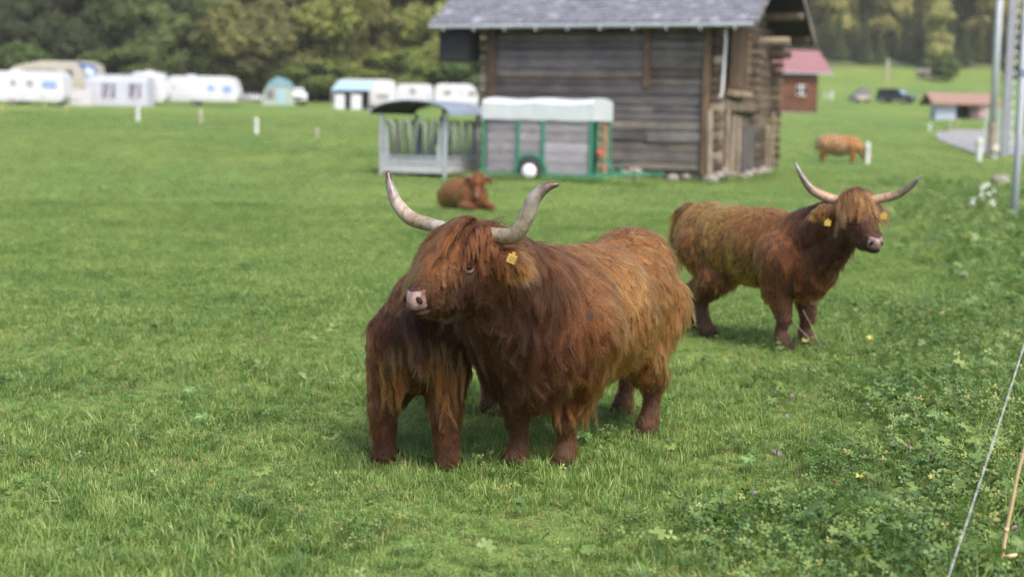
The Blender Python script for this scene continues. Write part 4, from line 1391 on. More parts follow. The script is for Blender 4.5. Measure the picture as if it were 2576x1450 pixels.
def grow(name, body, prims, n, parent, seed, radius=0.0011, k=6, clump_per=9, clump=0.45, tone_fn=None, skip=None, messy=0.22, len_mul=1.0, eps=0.004, grav=0.5, cvar=.24, wave=0.0, where=None):
    g = np.random.default_rng(seed)
    V, T = mesh_arrays(body)
    a, b, c = V[T[:, 0]], V[T[:, 1]], V[T[:, 2]]
    fn = np.cross(b - a, c - a); ar = np.linalg.norm(fn, axis=1)
    # denser where the prims ask for it is left to the area alone
    ti = g.choice(len(T), n, p=ar / ar.sum())
    u, v = g.random(n), g.random(n)
    fl = u + v > 1; u[fl], v[fl] = 1 - u[fl], 1 - v[fl]
    P0 = a[ti] + (b[ti] - a[ti]) * u[:, None] + (c[ti] - a[ti]) * v[:, None]
    N = fn[ti] / ar[ti][:, None]
    # vertex-smoothed normals
    if skip is not None:
        keep = ~skip(P0); P0, N = P0[keep], N[keep]; n = len(P0)
    W = np.zeros((n, len(prims)))
    for i, pr in enumerate(prims):
        d, _, _ = pr.dist_center(P0)
        W[:, i] = np.exp(-np.maximum(d, -0.05) / 0.035)
    W /= W.sum(1, keepdims=True)
    comb = W @ np.array([p.comb for p in prims])
    ln = W @ np.array([p.length for p in prims])
    lift = W @ np.array([p.lift for p in prims])
    tone = W @ np.array([p.tone for p in prims])
    # wandering of the lie across the coat: smooth swirls, shared by neighbours
    sw = np.stack([np.sin(P0 @ A(9, 5, 4) + 1.3) + .6 * np.sin(P0 @ A(21, -13, 17)), np.sin(P0 @ A(-6, 8, 7) + 2.1) + .6 * np.sin(P0 @ A(15, 19, -12) + .5),
                   np.sin(P0 @ A(7, -9, 6) + .4) + .6 * np.sin(P0 @ A(-18, 11, 20) + 1.)], 1) * 0.22 * (messy / .3)
    nc = max(8, n // clump_per)
    ci = g.choice(n, nc, replace=False)
    kd = kdtree.KDTree(nc)
    for i, q in enumerate(P0[ci]): kd.insert(q, i)
    kd.balance()
    own = np.array([kd.find(q)[1] for q in P0])
    cr = g.normal(size=(nc, 3)) * messy
    clen = 0.8 + 0.4 * g.random(nc)
    cto = np.clip(1 + cvar * g.normal(size=nc), .4, 2.1)
    d0 = comb + sw + cr[own] + g.normal(size=(n, 3)) * messy * 0.45
    tang = d0 - N * (d0 * N).sum(1, keepdims=True)
    tang = nrm(tang)
    L = ln * clen[own] * (0.75 + 0.5 * g.random(n)) * len_mul * .82
    dirn = nrm(tang + N * (.62 * lift * (0.6 + .8 * g.random(n)))[:, None])
    P = np.zeros((n, k, 3)); P[:, 0] = P0 - N * 0.004
    st = (L / (k - 1))[:, None]
    curl = g.normal(size=(nc, 3)) * 0.5
    for j in range(1, k):
        t = j / (k - 1)
        fall = A(0, 0, -1) * grav * t
        dj = nrm(dirn + fall * 1.0 + (curl[own] * 0.25 * math.sin(3.0 * t)) - N * 0.18 * t * lift[:, None])
        P[:, j] = P[:, j - 1] + dj * st
    ref = P[ci]
    tt = np.linspace(0, 1, k)[None, :, None] ** 1.2
    tgt = ref[own]
    P = P + (tgt - P) * (clump * tt) * (0.75 + .25 * g.random((n, 1, 1)))
    for j in range(2, k):
        P[:, j] = push_out(P[:, j], prims, eps)
    if wave:
        s_ = np.linspace(0, 1, k)[None, :, None]
        ph = (g.random(nc) * 6.28)[own][:, None, None]
        wv = nrm(np.cross(N, dirn))[:, None, :]
        P = P + wv * np.sin(ph + s_ * (5 + 3 * g.random(nc)[own][:, None, None])) * s_ * L[:, None, None] * wave
    # broad patches of lighter and darker hair
    bn = np.sin(P0 @ A(6.1, 4.3, 3.2) + 1.) + np.sin(P0 @ A(-4.4, 7.2, 5.1) + 2.) + np.sin(P0 @ A(11, -6, 8.4)) * .7
    tone = tone * (1 + .13 * bn)[:, None]
    Pm = P0
    tone = tone * cto[own][:, None] * np.clip(1 + .24 * g.normal(size=(n, 1)), .4, 1.8)
    if tone_fn is not None:
        tone = tone_fn(Pm, tone, g)
    rad = radius * (1 - 0.72 * np.linspace(0, 1, k) ** 1.6)[None, :] * (0.7 + .6 * g.random((n, 1)))
    return curves_object(name, P, rad, np.clip(tone, .004, .8), parent)

def rotm(yaw, pitch):
    """columns: head forward, head left, head up"""
    f = A(math.cos(yaw) * math.cos(pitch), math.sin(yaw) * math.cos(pitch), -math.sin(pitch))
    l = A(-math.sin(yaw), math.cos(yaw), 0)
    return np.stack([f, l, np.cross(f, l)], 1)

OR, MI, DA, RE, GO, BL = A(.385, .106, .0210), A(.195, .060, .0140), A(.047, .0168, .0070), A(.150, .040, .012), A(.60, .160, .026), A(.024, .0095, .006)

def head_prims(P, H, s=1.0, face=MI, cheek=DA, ear=OR, fur=.05):
    """P poll, H head axes"""
    q = lambda x, y, z: P + H @ (A(x, y, z) * s)
    f, l, u = H[:, 0], H[:, 1], H[:, 2]
    dn = A(0, 0, -1)
    E = lambda c, r, comb, ln, tone, lift=.3: Prim('E', (q(*c), H, A(*r) * s), comb, ln, tone, lift)
    pr = [E((.01, 0, -.035), (.125, .135, .125), f * .6 + dn * .4, fur * 1.6, face),
          E((.10, 0, -.075), (.15, .115, .115), f * .7 + dn * .5, fur * 1.2, face),
          E((.24, 0, -.095), (.17, .088, .095), f * .9 + dn * .3, fur * .9, face),
          E((.38, 0, -.115), (.105, .078, .078), f * .9 + dn * .3, fur * .55, face * .75),
          E((.35, 0, -.175), (.11, .065, .052), f * .5 + dn, fur * .6, cheek),
          E((.20, 0, -.19), (.19, .085, .095), dn - f * .2, fur * 1.3, cheek)]
    for sd in (-1, 1):
        pr.append(E((.07, sd * .07, -.15), (.14, .070, .14), dn - f * .3, fur * 1.4, cheek))
        e0, e1 = q(-.01, sd * .13, -.085), q(-.03, sd * .31, -.13)
        pr.append(CP(e0, e0 + (e1 - e0) * .6, .04 * s, .062 * s, (e1 - e0) * 4 + dn * .7, fur * 1.7, ear, .4))
        pr.append(CP(e0 + (e1 - e0) * .6, e1, .062 * s, .028 * s, (e1 - e0) * 4 + dn * .7, fur * 1.7, ear, .4))
    return pr

def legs(front, hind, sh, el, tone_up, tone_lo, s=1.0, fur=.055, shag=1.0, thigh=.22):
    """front / hind: [(x, y) left foot, (x, y) right foot] in the cow's frame"""
    dn = A(-.12, 0, -1)
    out = []
    for (x, y), (sx, sy) in zip(front, sh):
        el_ = A(sx * .55 + x * .45 - .03, sy * .6 + y * .4, .47 * s)
        kn = A(x + .02, y, .265 * s)
        out += [CP((sx, sy, .72 * s), el_, .20 * s, .125 * s, A(-.3, 0, -1), fur * 1.8 * shag, tone_up),
                CP(el_, kn, .112 * s, .064 * s, dn, fur * 1.45 * shag, tone_up),
                CP(kn, kn + A(.008, 0, -.03), .066 * s, .060 * s, dn, fur * .5, tone_lo),
                CP(kn, (x - .005, y, .12 * s), .056 * s, .042 * s, dn, fur * .8, tone_lo),
                CP((x - .005, y, .12 * s), (x + .03, y, .05 * s), .050 * s, .066 * s, dn, fur * .7, tone_lo)]
    for (x, y), (hx, hy) in zip(hind, el):
        st = A(hx * .5 + x * .5 + .15, hy * .7 + y * .3, .50 * s)
        hk = A(x - .07, y, .31 * s)
        out += [CP((hx, hy, .74 * s), st, thigh * s, thigh * .7 * s, A(-.3, 0, -1), fur * 1.9 * shag, tone_up),
                CP(st, hk, .145 * s, .072 * s, dn, fur * 1.5 * shag, tone_up),
                CP(hk, (x - .03, y, .13 * s), .056 * s, .043 * s, dn, fur * .8, tone_lo),
                CP((x - .03, y, .13 * s), (x + .01, y, .05 * s), .050 * s, .066 * s, dn, fur * .7, tone_lo)]
    return out

def hooves(root, feet, s=1.0):
    for (x, y) in feet:
        mb = MB()
        for t in (-.026, .026):
            mb.ell((x + .056 * s, y + t * s * 1.15, .024 * s), (.054 * s, .029 * s, .034 * s), None, 10, 6)
        mb.build("hoof", M_HOOF, root, True)

def horn(root, pts, rads, m):
    P = [Vector(p) for p in pts]
    # Catmull-Rom through the points
    out, rr = [], []
    for i in range(len(P) - 1):
        p0, p1, p2, p3 = P[max(i - 1, 0)], P[i], P[i + 1], P[min(i + 2, len(P) - 1)]
        for j in range(8):
            t = j / 8
            out.append(0.5 * ((2 * p1) + (p2 - p0) * t + (2 * p0 - 5 * p1 + 4 * p2 - p3) * t * t + (3 * p1 - p0 - 3 * p2 + p3) * t ** 3))
            rr.append(rads[i] + (rads[i + 1] - rads[i]) * t)
    out.append(P[-1]); rr.append(rads[-1])
    rr = [r * (1 + .015 * math.sin(i * 2.1)) for i, r in enumerate(rr)]
    mb = MB().tube(out, rr, 18)
    me = mb.mesh("horn", m, True)
    a = me.attributes.new("along", 'FLOAT', 'POINT')
    a.data.foreach_set("value", np.repeat(np.linspace(0, 1, len(out)), 18).astype(np.float32))
    return link("horn", me, root)

def face(root, P, H, s=1.0, lids=True):
    q = lambda x, y, z: Vector(P + H @ (A(x, y, z) * s))
    Rm = Matrix([list(r) for r in H])
    nose = MB()
    # pad: a broad rounded plate wrapped over the muzzle end
    vs, fs = [], []
    nu, nv = 13, 9
    for j in range(nv):
        for i in range(nu):
            a = (i / (nu - 1) - .5) * 2; b = (j / (nv - 1) - .5) * 2
            wd = .062 - .016 * (b < 0) * abs(b) - .010 * max(0, b)
            y = a * wd
            zz = -.118 + b * .047
            x = .488 - .050 * abs(a) ** 2.4 - .022 * b * b - .012 * (b > 0) * b
            # nostril hollows
            for sy in (-1, 1):
                dd = ((a - sy * .62) / .30) ** 2 + ((b - .12) / .38) ** 2
                x -= .020 * math.exp(-dd * 1.6)
            x += .006 * math.exp(-((a) / .25) ** 2) * (b > -.6)
            vs.append(q(x, y, zz))
    for j in range(nv - 1):
        for i in range(nu - 1):
            fs.append((j * nu + i, j * nu + i + 1, (j + 1) * nu + i + 1, (j + 1) * nu + i))
    nose.add(vs, fs)
    # closing skirt so that the pad has thickness
    no = nose.build("nose_pad", M_NOSE, root, True)
    sol = no.modifiers.new("thickness", 'SOLIDIFY'); sol.thickness = .018 * s; sol.offset = 0.0
    sub = no.modifiers.new("smooth", 'SUBSURF'); sub.levels = sub.render_levels = 1
    for sy in (-1, 1):
        MB().ell(q(.464, sy * .042, -.110), (.014 * s, .012 * s, .023 * s), Rm @ Matrix.Rotation(sy * .6, 3, 'X'), 12, 8).build("nostril", M_NOSTRIL, no, True)
    MB().ell(q(.435, 0, -.185), (.045 * s, .060 * s, .022 * s), Rm, 14, 8).build("lower_lip", M_LIP, root, True)
    for sy in (-1, 1):
        ey = MB().ell(q(.155, sy * .112, -.07), (.017 * s, .014 * s, .0125 * s), Rm, 14, 10).build("eye", M_EYE, root, True)
        if lids:
            pts = [q(.155 + .030 * math.cos(t), sy * (.126 - .006 * abs(math.cos(t))), -.072 + .021 * math.sin(t)) for t in np.linspace(3.3, 6.5, 11)]
            MB().tube(pts, [.0065 * s * (.35 + .65 * math.sin(math.pi * i / 10)) for i in range(11)], 6).build("eyelid", M_LID, ey, True)

def forelock(root, P, H, prims, n, seed, tone, length=.30, s=1.0, k=9, radius=.0013, sweep=0.0, wide=1.0, ylo=-.125, yhi=.125):
    g = np.random.default_rng(seed)
    # roots on the crown of the head between the horns
    x = g.uniform(-.07, .10, n); y = g.uniform(ylo, yhi, n)
    P0 = P + np.stack([x, y, np.full(n, .09)], 1) * s @ H.T
    P0 = push_out_down(P0, prims, H)
    nc = max(6, n // 16)
    ci = g.choice(n, nc, replace=False)
    kd = kdtree.KDTree(nc)
    for i, q in enumerate(P0[ci]): kd.insert(q, i)
    kd.balance()
    own = np.array([kd.find(q)[1] for q in P0])
    cr = g.normal(size=(nc, 3)) * .22
    f, l, u = H[:, 0], H[:, 1], H[:, 2]
    L = length * s * (.7 + .6 * g.random(nc))[own] * (.85 + .3 * g.random(n))
    d = f[None] * .95 + l[None] * ((y / .125) * .55 * wide + sweep)[:, None] + u[None] * .35 + cr[own] + g.normal(size=(n, 3)) * .09
    d = nrm(d)
    Pt = np.zeros((n, k, 3)); Pt[:, 0] = P0
    st = (L / (k - 1))[:, None]
    for j in range(1, k):
        t = j / (k - 1)
        dj = nrm(d * (1 - .75 * t) + A(0, 0, -1) * (.25 + 1.0 * t) + g.normal(size=(n, 3)) * .05)
        Pt[:, j] = push_out(Pt[:, j - 1] + dj * st, prims, .012 + .02 * math.sin(t * 3.0))
    tt = np.linspace(0, 1, k)[None, :, None]
    Pt = Pt + (Pt[ci][own] - Pt) * (.62 * tt)
    ct = np.clip(1 + .38 * g.normal(size=nc), .4, 2.0)
    tn = tone[None] * ct[own][:, None] * np.clip(1 + .15 * g.normal(size=(n, 1)), .6, 1.5)
    rad = radius * (1 - .7 * np.linspace(0, 1, k) ** 2)[None] * (.7 + .6 * g.random((n, 1)))
    return curves_object("forelock", Pt, rad, np.clip(tn, .004, .8), root)

def push_out_down(P, prims, H):
    """drop points along the head's down axis until they sit on the skin"""
    u = H[:, 2]
    for _ in range(24):
        dm = np.min([pr.dist_center(P)[0] for pr in prims], axis=0)
        P = P - u[None] * np.clip(dm, -.01, .02)[:, None] * .8
    return P

def locks(name, roots, dirs, length, tone, seed, parent, per=22, radius=.0011, spread=.012, k=8, wave=.012):
    """a few long loose locks hanging free of the coat"""
    g = np.random.default_rng(seed)
    Ps, Ts = [], []
    for r, d in zip(roots, dirs):
        r = A(*r); d = nrm(A(*d)); Lk = length * g.uniform(.7, 1.2)
        ph = g.random() * 6.28; w = nrm(g.normal(size=3))
        for _ in range(per):
            o = g.normal(size=3) * spread
            t = np.linspace(0, 1, k)[:, None]
            l1 = Lk * g.uniform(.75, 1.05)
            p = r + o * (1 - .75 * t) + d * t * l1 + A(0, 0, -1) * (t ** 2) * l1 * .25 + w * wave * np.sin(ph + 7 * t) * t
            Ps.append(p); Ts.append(tone * g.uniform(.65, 1.25))
    P = np.array(Ps)
    rad = radius * (1 - .7 * np.linspace(0, 1, k) ** 1.5)[None]
    return curves_object(name, P, np.broadcast_to(rad, P.shape[:2]), np.array(Ts), parent)

def ear_tag(root, c, nrm_, up, w=.055, h=.060, marks=True):
    n = Vector(nrm_).normalized(); u = Vector(up); u = (u - n * u.dot(n)).normalized(); r = u.cross(n)
    Mx = Matrix((r, u, n)).transposed()
    t = MB().box(c, (w, h, .004), Mx, bev=.0015)
    t.box(Vector(c) + u * (h * .62), (w * .35, h * .35, .0045), Mx)
    o = t.build("ear_tag", M_TAG, root)
    if marks:
        mk = MB()
        for i, x in enumerate((-.3, -.05, .2)):
            cc = Vector(c) + r * (x * w + .006) + n * .0035
            mk.box(cc - u * .004, (w * .06, h * .55, .001), Mx)
            mk.box(cc + r * (w * .06) + u * (h * .22), (w * .12, h * .07, .001), Mx)
            if i != 1: mk.box(cc + r * (w * .06) - u * (h * .12), (w * .12, h * .07, .001), Mx)
        mk.build("tag_digits", M_TAGINK, o)
    return o

def cow_root(origin, heading, label, name="highland_cow"):
    """heading: world direction (x, y) the animal faces"""
    r = empty(name, origin, math.atan2(heading[1], heading[0]), label, "cow", "highland cattle in the meadow")
    Mw = Matrix.Translation(origin) @ Matrix.Rotation(math.atan2(heading[1], heading[0]), 4, 'Z')
    return r, Mw.inverted()
def loc(Mi, p):
    return A(*(Mi @ Vector(p)))

# ---- main cow -------------------------------------------------------------
fA_, fB_, fC_, fD_ = gp(1303, 1174), gp(1424, 1176), gp(1566, 1046), gp(1628, 1092)
hd = ((fA_ + fB_) / 2 - (fC_ + fD_) / 2)
org = (fA_ + fB_ + fC_ + fD_) / 4
H2 = Vector((hd.x, hd.y, 0)).normalized()
cow1, Mi = cow_root(org, H2, "large shaggy red-brown highland cow in front with thick upswept grey horns, head turned aside")
lA, lB, lC, lD = [loc(Mi, p)[:2] for p in (fA_, fB_, fC_, fD_)]
yawW = math.atan2(-math.cos(R(40)), -math.sin(R(40)))
yawL = yawW - math.atan2(H2.y, H2.x)
HM = rotm(yawL, R(21))
PM = loc(Mi, at(1178, 602, 6.42))
sM = .90
hp = head_prims(PM, HM, sM, face=A(.135, .045, .013), cheek=DA * 1.0, ear=MI * 1.3, fur=.05)
xs, xh = lB[0] * .5 + lA[0] * .5, lC[0] * .4 + lD[0] * .6
dn = A(-.25, 0, -1)
trunk = [EL((xh + .08, 0, .76), (.25, .275, .345), (-.45, 0, -1), .085, OR * .95, lift=.35),
         EL((xh + .24, 0, .735), (.42, .33, .345), (-.42, 0, -1), .09, OR, lift=.35),
         EL((.05, 0, .72), (.48, .36, .345), (-.38, 0, -1), .09, OR, lift=.35),
         EL((xs - .10, 0, .71), (.38, .345, .35), (-.35, 0, -1), .10, MI * 1.15, lift=.35),
         EL((xs + .05, 0, .67), (.28, .31, .35), (-.2, 0, -1), .105, DA * 1.15),
         EL((xs + .13, -.02, .54), (.21, .22, .24), (0, 0, -1), .075, DA * .9),
         EL((xs + .15, -.03, .42), (.13, .11, .12), (0, 0, -1), .055, DA * .85),
         EL((xh + .08, 0, .985), (.25, .20, .145), (-.8, 0, -.5), .08, MI * 1.3),
         EL((xh + .06, .17, .96), (.10, .07, .08), (-.8, .2, -.6), .08, OR),
         EL((xs - .12, 0, .935), (.36, .18, .155), (-.7, 0, -.4), .09, MI * 1.15),
         EL((.06, 0, .935), (.42, .17, .145), (-.75, 0, -.4), .08, MI * 1.35),
         EL((xs - .03, .22, .66), (.19, .14, .24), (-.3, 0, -1), .09, MI * .9)]
nb = PM + HM @ A(-.02, 0, -.10)
w0 = A(xs + .0, -.02, .80)
neck = [CP(w0, nb, .29, .155, (0, 0, -1), .15, DA * 1.0),
        CP((xs + .12, -.03, .62), PM + HM @ A(.04, 0, -.20), .24, .11, (0, 0, -1), .13, DA * .85),
        CP((xs + .02, 0, .92), PM + HM @ A(-.10, 0, -.06), .16, .10, (-.2, .3, -1), .14, MI * .75)]
lg = legs([lB, lA], [lD, lC], [(xs - .02, .20), (xs - .02, -.20)], [(xh + .10, .16), (xh + .10, -.16)], MI * 1.15, OR * .72, .98, .055, 1.0, .195)
tail = [CP((xh - .15, 0, 1.0), (xh - .23, 0, .45), .05, .04, (0, 0, -1), .2, MI)]
prims = trunk + neck + hp + lg + tail
bd = body_mesh(prims, .013, 4)
link("body", bd, cow1)
def skip_face(PM, HM, s=1.0):
    def f(P):
        q = (P - PM) @ HM / s
        nose = (q[:, 0] > .425) & (np.abs(q[:, 1]) < .09) & (q[:, 2] > -.175)
        eye = (np.abs(q[:, 0] - .15) < .036) & (np.abs(np.abs(q[:, 1]) - .11) < .05) & (np.abs(q[:, 2] + .07) < .022)
        return nose | eye
    return f
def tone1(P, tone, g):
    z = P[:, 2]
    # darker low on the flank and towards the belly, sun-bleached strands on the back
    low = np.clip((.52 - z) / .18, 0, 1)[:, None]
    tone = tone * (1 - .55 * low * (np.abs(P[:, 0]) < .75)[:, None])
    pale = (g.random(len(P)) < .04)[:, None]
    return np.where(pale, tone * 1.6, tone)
M_MAIN_N = 130000
KEEP_CLEAR += [(PM + HM @ (A(.158, sy * .138, -.072) * sM), .027) for sy in (-1, 1)]
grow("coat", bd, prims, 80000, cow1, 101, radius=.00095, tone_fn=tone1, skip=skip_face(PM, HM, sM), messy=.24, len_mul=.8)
def skip_locks(P):
    q = (P - PM) @ HM / sM
    return skip_face(PM, HM, sM)(P) | (P[:, 2] < .30) | ((q[:, 0] > .05) & (np.abs(q[:, 1]) < .2) & (q[:, 0] < .6) & (np.abs(q[:, 2]) < .3))
grow("long_locks", bd, prims, 75000, cow1, 103, radius=.0007, k=8, tone_fn=tone1, skip=skip_locks, messy=.34, len_mul=1.35, clump_per=14, clump=.66, cvar=.34, wave=.07)
def only_face(P):
    q = (P - PM) @ HM / sM
    on = (q[:, 0] > .03) & (q[:, 0] < .43) & (np.abs(q[:, 1]) < .17) & (np.abs(q[:, 2] + .1) < .17)
    over_eye = (q[:, 0] > .085) & (q[:, 0] < .185) & (np.abs(q[:, 1]) > .06) & (q[:, 2] > -.105) & (q[:, 2] < -.035)
    return ~on | over_eye | skip_face(PM, HM, sM)(P)
def tone_face(P, tone, g):
    q = (P - PM) @ HM / sM
    bridge = np.clip((q[:, 2] + .10) / .07, 0, 1)[:, None] * np.clip((.36 - q[:, 0]) / .15, 0, 1)[:, None]
    return tone * (.62 + .75 * bridge)
grow("face_fur", bd, prims, 190000, cow1, 107, radius=.00075, k=6, tone_fn=tone_face, skip=only_face, messy=.30, len_mul=1.25, clump_per=16, clump=.7, cvar=.42, wave=.06)
forelock(cow1, PM, HM, hp, 9000, 102, A(.135, .047, .0145), .26, sM, radius=.0008, sweep=-.5, ylo=-.13, yhi=.035)
forelock(cow1, PM, HM, hp, 1500, 104, A(.115, .040, .013), .10, sM, radius=.0008, sweep=.9, ylo=.07, yhi=.13)
KEEP_CLEAR.clear()
hooves(cow1, [lA, lB, lC, lD])
face(cow1, PM, HM, sM)
hl = [loc(Mi, at(x, y, Y)) for x, y, Y in [(1190, 590, 6.42), (1226, 589, 6.39), (1290, 592, 6.31), (1322, 548, 6.26), (1343, 500, 6.23), (1374, 471, 6.21), (1405, 464, 6.20)]]
horn(cow1, hl, [.036, .033, .0375, .036, .0315, .023, .007], M_HORN)
hr = [loc(Mi, at(x, y, Y)) for x, y, Y in [(1125, 578, 6.52), (1086, 566, 6.57), (1034, 549, 6.64), (998, 511, 6.70), (981, 465, 6.74), (975, 431, 6.76)]]
horn(cow1, hr, [.034, .031, .0345, .030, .0205, .008], M_HORN)
tg = loc(Mi, at(1287, 651, 6.17))
camdir = loc(Mi, (0, 0, 1.7)) - tg
ear_tag(cow1, tg, camdir + A(0, -.4, .0), (0.35, .55, 1), .040, .040)
# pale strands on the chest of the cow behind hang in locks, see below

# ---- cow standing behind, seen from its rear --------------------------------
gA, gB = gp(967, 1164), gp(1124, 1183)
H3 = Vector((.17, 1, 0)).normalized()
org3 = (gA + gB) / 2 + H3 * .62
org3.z = 0
cow2, Mi2 = cow_root(org3, H3, "dark red-brown highland cow mostly hidden behind the big cow's head, its two shaggy legs showing")
a2, b2 = loc(Mi2, gA)[:2], loc(Mi2, gB)[:2]
xh2 = (a2[0] + b2[0]) / 2
f2 = [(xh2 + 1.12, .13), (xh2 + 1.2, -.14)]
tr2 = [EL((xh2 + .06, 0, .69), (.28, .165, .28), (-.3, 0, -1), .055, RE * .75),
       EL((xh2 + .45, 0, .64), (.48, .21, .27), (-.3, 0, -1), .10, MI),
       EL((xh2 + .95, 0, .64), (.36, .20, .27), (-.2, 0, -1), .10, DA),
       EL((xh2 - .0, 0, .56), (.20, .165, .18), (-.2, 0, -1), .06, DA * .85),
       EL((xh2 + .35, 0, .47), (.42, .18, .13), (-.2, 0, -1), .08, DA * .6)]
P2 = A(xh2 + 1.65, -.05, .62)
HM2 = rotm(-.1, R(60))
hp2 = head_prims(P2, HM2, .95, face=MI, cheek=DA, ear=OR, fur=.05)
nk2 = [CP((xh2 + 1.1, 0, .72), P2 + HM2 @ A(-.02, 0, -.08), .20, .13, (0, 0, -1), .12, DA)]
lg2 = legs(f2, [a2, b2], [(xh2 + 1.1, .16), (xh2 + 1.1, -.16)], [(xh2 + .06, a2[1] * .45), (xh2 + .06, b2[1] * .45)], RE * 1.1, RE * 1.15, .93, .05, 1.0, .155)
# thick trousers over the hind legs
for (x, y) in (a2, b2):
    lg2.append(CP((xh2 - .02, y * .85, .66), (x - .04, y, .34), .10, .075, (-.3, 0, -1), .08, RE * .8))
    lg2.append(CP((x - .04, y, .34), (x - .02, y, .10), .078, .058, (-.2, 0, -1), .075, RE * .95))
    lg2.append(CP((x - .02, y, .10), (x - .01, y, .05), .058, .066, (-.2, 0, -1), .05, RE * .9))
tl2 = [CP((xh2 - .25, -.02, .80), (xh2 - .30, b2[1] * .55, .58), .035, .028, (0, 0, -1), .12, BL * 1.5)]
pr2 = tr2 + hp2 + nk2 + lg2 + tl2
bd2 = body_mesh(pr2, .016, 4)
link("body", bd2, cow2)
def tone2(P, tone, g):
    hi = (P[:, 2] > .42)[:, None] & (P[:, 2] < .74)[:, None] & (np.abs(P[:, 1] - b2[1]) < .20)[:, None]
    t = np.where(hi, tone * A(1.0, 1.0, 1.0) * .5 + A(.125, .048, .015) * .5 * (.6 + .8 * g.random((len(P), 1))), tone)
    dk = np.clip((P[:, 2] - .58) / .12, 0, 1)[:, None] * (P[:, 2] < .80)[:, None] * (np.abs(P[:, 1]) < .22)[:, None]
    return t * (1 - .45 * dk)
grow("coat", bd2, pr2, 45000, cow2, 111, radius=.00095, tone_fn=tone2, messy=.24, len_mul=.85)
grow("long_locks", bd2, pr2, 34000, cow2, 113, radius=.00085, k=8, tone_fn=tone2, skip=lambda P: P[:, 2] < .16, messy=.34, len_mul=1.15, clump_per=18, clump=.72, cvar=.42, wave=.08)
hooves(cow2, [a2, b2] + f2, 1.1)
face(cow2, P2, HM2, .95, False)
for sd in (-1, 1):
    hq = [P2 + HM2 @ A(*v) for v in ((-.01, sd * .08, -.02), (-.02, sd * .16, .0), (-.01, sd * .27, .0), (.05, sd * .34, .03), (.12, sd * .36, .06))]
    horn(cow2, hq, [.03, .028, .027, .02, .006], M_HORN)
PALE = A(.24, .135, .055)
rt, dr = [], []
gl_ = np.random.default_rng(4)
for i in range(10):
    pxx = 1074 + 4.6 * i + gl_.normal() * 5
    rt.append(loc(Mi2, at(pxx, 855 + gl_.uniform(-15, 40), 6.66))); dr.append((0.0, gl_.normal() * .12, -1))
for i in range(4):
    rt.append(loc(Mi2, at(gl_.uniform(975, 1035), gl_.uniform(830, 900), 6.73))); dr.append((0, gl_.normal() * .15, -1))
for i in range(5):
    rt.append(loc(Mi2, at(gl_.uniform(1120, 1165), gl_.uniform(860, 940), 6.68))); dr.append((0, gl_.normal() * .15 - .1, -1))
locks("tail_switch", rt, dr, .16, PALE, 5, cow2, per=9, radius=.0009, spread=.006)

gl_ = np.random.default_rng(9)
rt, dr = [], []
for i in range(26):
    pxx = gl_.uniform(1392, 1492); k_ = (pxx - 1392) / 100
    rt.append(loc(Mi, at(pxx, 945 + gl_.uniform(0, 75), 6.80 + .16 * k_))); dr.append((gl_.normal() * .12 - .1, gl_.normal() * .12 + .1, -1))
locks("forearm_feather", rt, dr, .13, OR * .62, 15, cow1, per=16, radius=.0008, spread=.012)
rt, dr = [], []
for i in range(24):
    l_ = gl_.random() < .5
    rt.append(loc(Mi2, at(gl_.uniform(955, 1025) if l_ else gl_.uniform(1085, 1170), gl_.uniform(890, 1000), 6.72 if l_ else 6.66))); dr.append((gl_.normal() * .1 - .1, gl_.normal() * .18, -1))
locks("leg_feather", rt, dr, .13, OR * .55, 16, cow2, per=16, radius=.0008, spread=.012, wave=.018)
# ---- second cow in full view, at the right -----------------------------------
a1, a2_, b1, b2_ = gp(1776, 847), gp(1750, 829), gp(1962, 880), gp(2022, 872)
hd3 = (b1 + b2_) / 2 - (a1 + a2_) / 2
H4 = Vector((hd3.x * 1.05, hd3.y, 0)).normalized()
org4 = (a1 + a2_ + b1 + b2_) / 4
cow3, Mi3 = cow_root(org4, H4, "golden brown highland cow standing whole behind, with wide thin horns and two yellow ear tags")
c1, c2, e1, e2 = [loc(Mi3, p)[:2] for p in (a1, a2_, b1, b2_)]
xs3, xh3 = (e1[0] + e2[0]) / 2, (c1[0] + c2[0]) / 2
xs3 = max(xs3, xh3 + .95)
ywW = math.atan2(-math.cos(R(14)), math.sin(R(14)))
HM3 = rotm(ywW - math.atan2(H4.y, H4.x), R(26))
PM3 = loc(Mi3, at(2152, 506, 10.25))
s3 = .90
hp3 = head_prims(PM3, HM3, s3, face=MI * .72, cheek=DA * .95, ear=OR * .85, fur=.04)
tr3 = [EL((xh3 + .05, 0, .78), (.27, .26, .28), (-.4, 0, -1), .065, GO * .9),
       EL((xh3 + .30, 0, .745), (.46, .30, .305), (-.4, 0, -1), .07, GO),
       EL((xh3 + .62, 0, .745), (.44, .30, .305), (-.35, 0, -1), .07, GO * .95),
       EL((xs3 - .08, 0, .72), (.32, .28, .30), (-.3, 0, -1), .075, OR * .9),
       EL((xs3 + .08, 0, .66), (.24, .24, .28), (-.1, 0, -1), .09, RE * .8),
       EL((xs3 + .14, 0, .54), (.14, .14, .14), (0, 0, -1), .06, RE * 1.0),
       EL((xh3 + .11, 0, .93), (.27, .17, .125), (-.9, 0, -.4), .07, GO),
       EL((xh3 + .55, 0, .92), (.5, .15, .10), (-.9, 0, -.4), .06, GO * 1.05)]
nk3 = [CP((xs3 + .0, 0, .80), PM3 + HM3 @ A(-.03, 0, -.11), .235, .14, (0, 0, -1), .10, DA),
       CP((xs3 + .10, 0, .62), PM3 + HM3 @ A(.04, 0, -.2), .20, .10, (0, 0, -1), .08, DA * .9)]
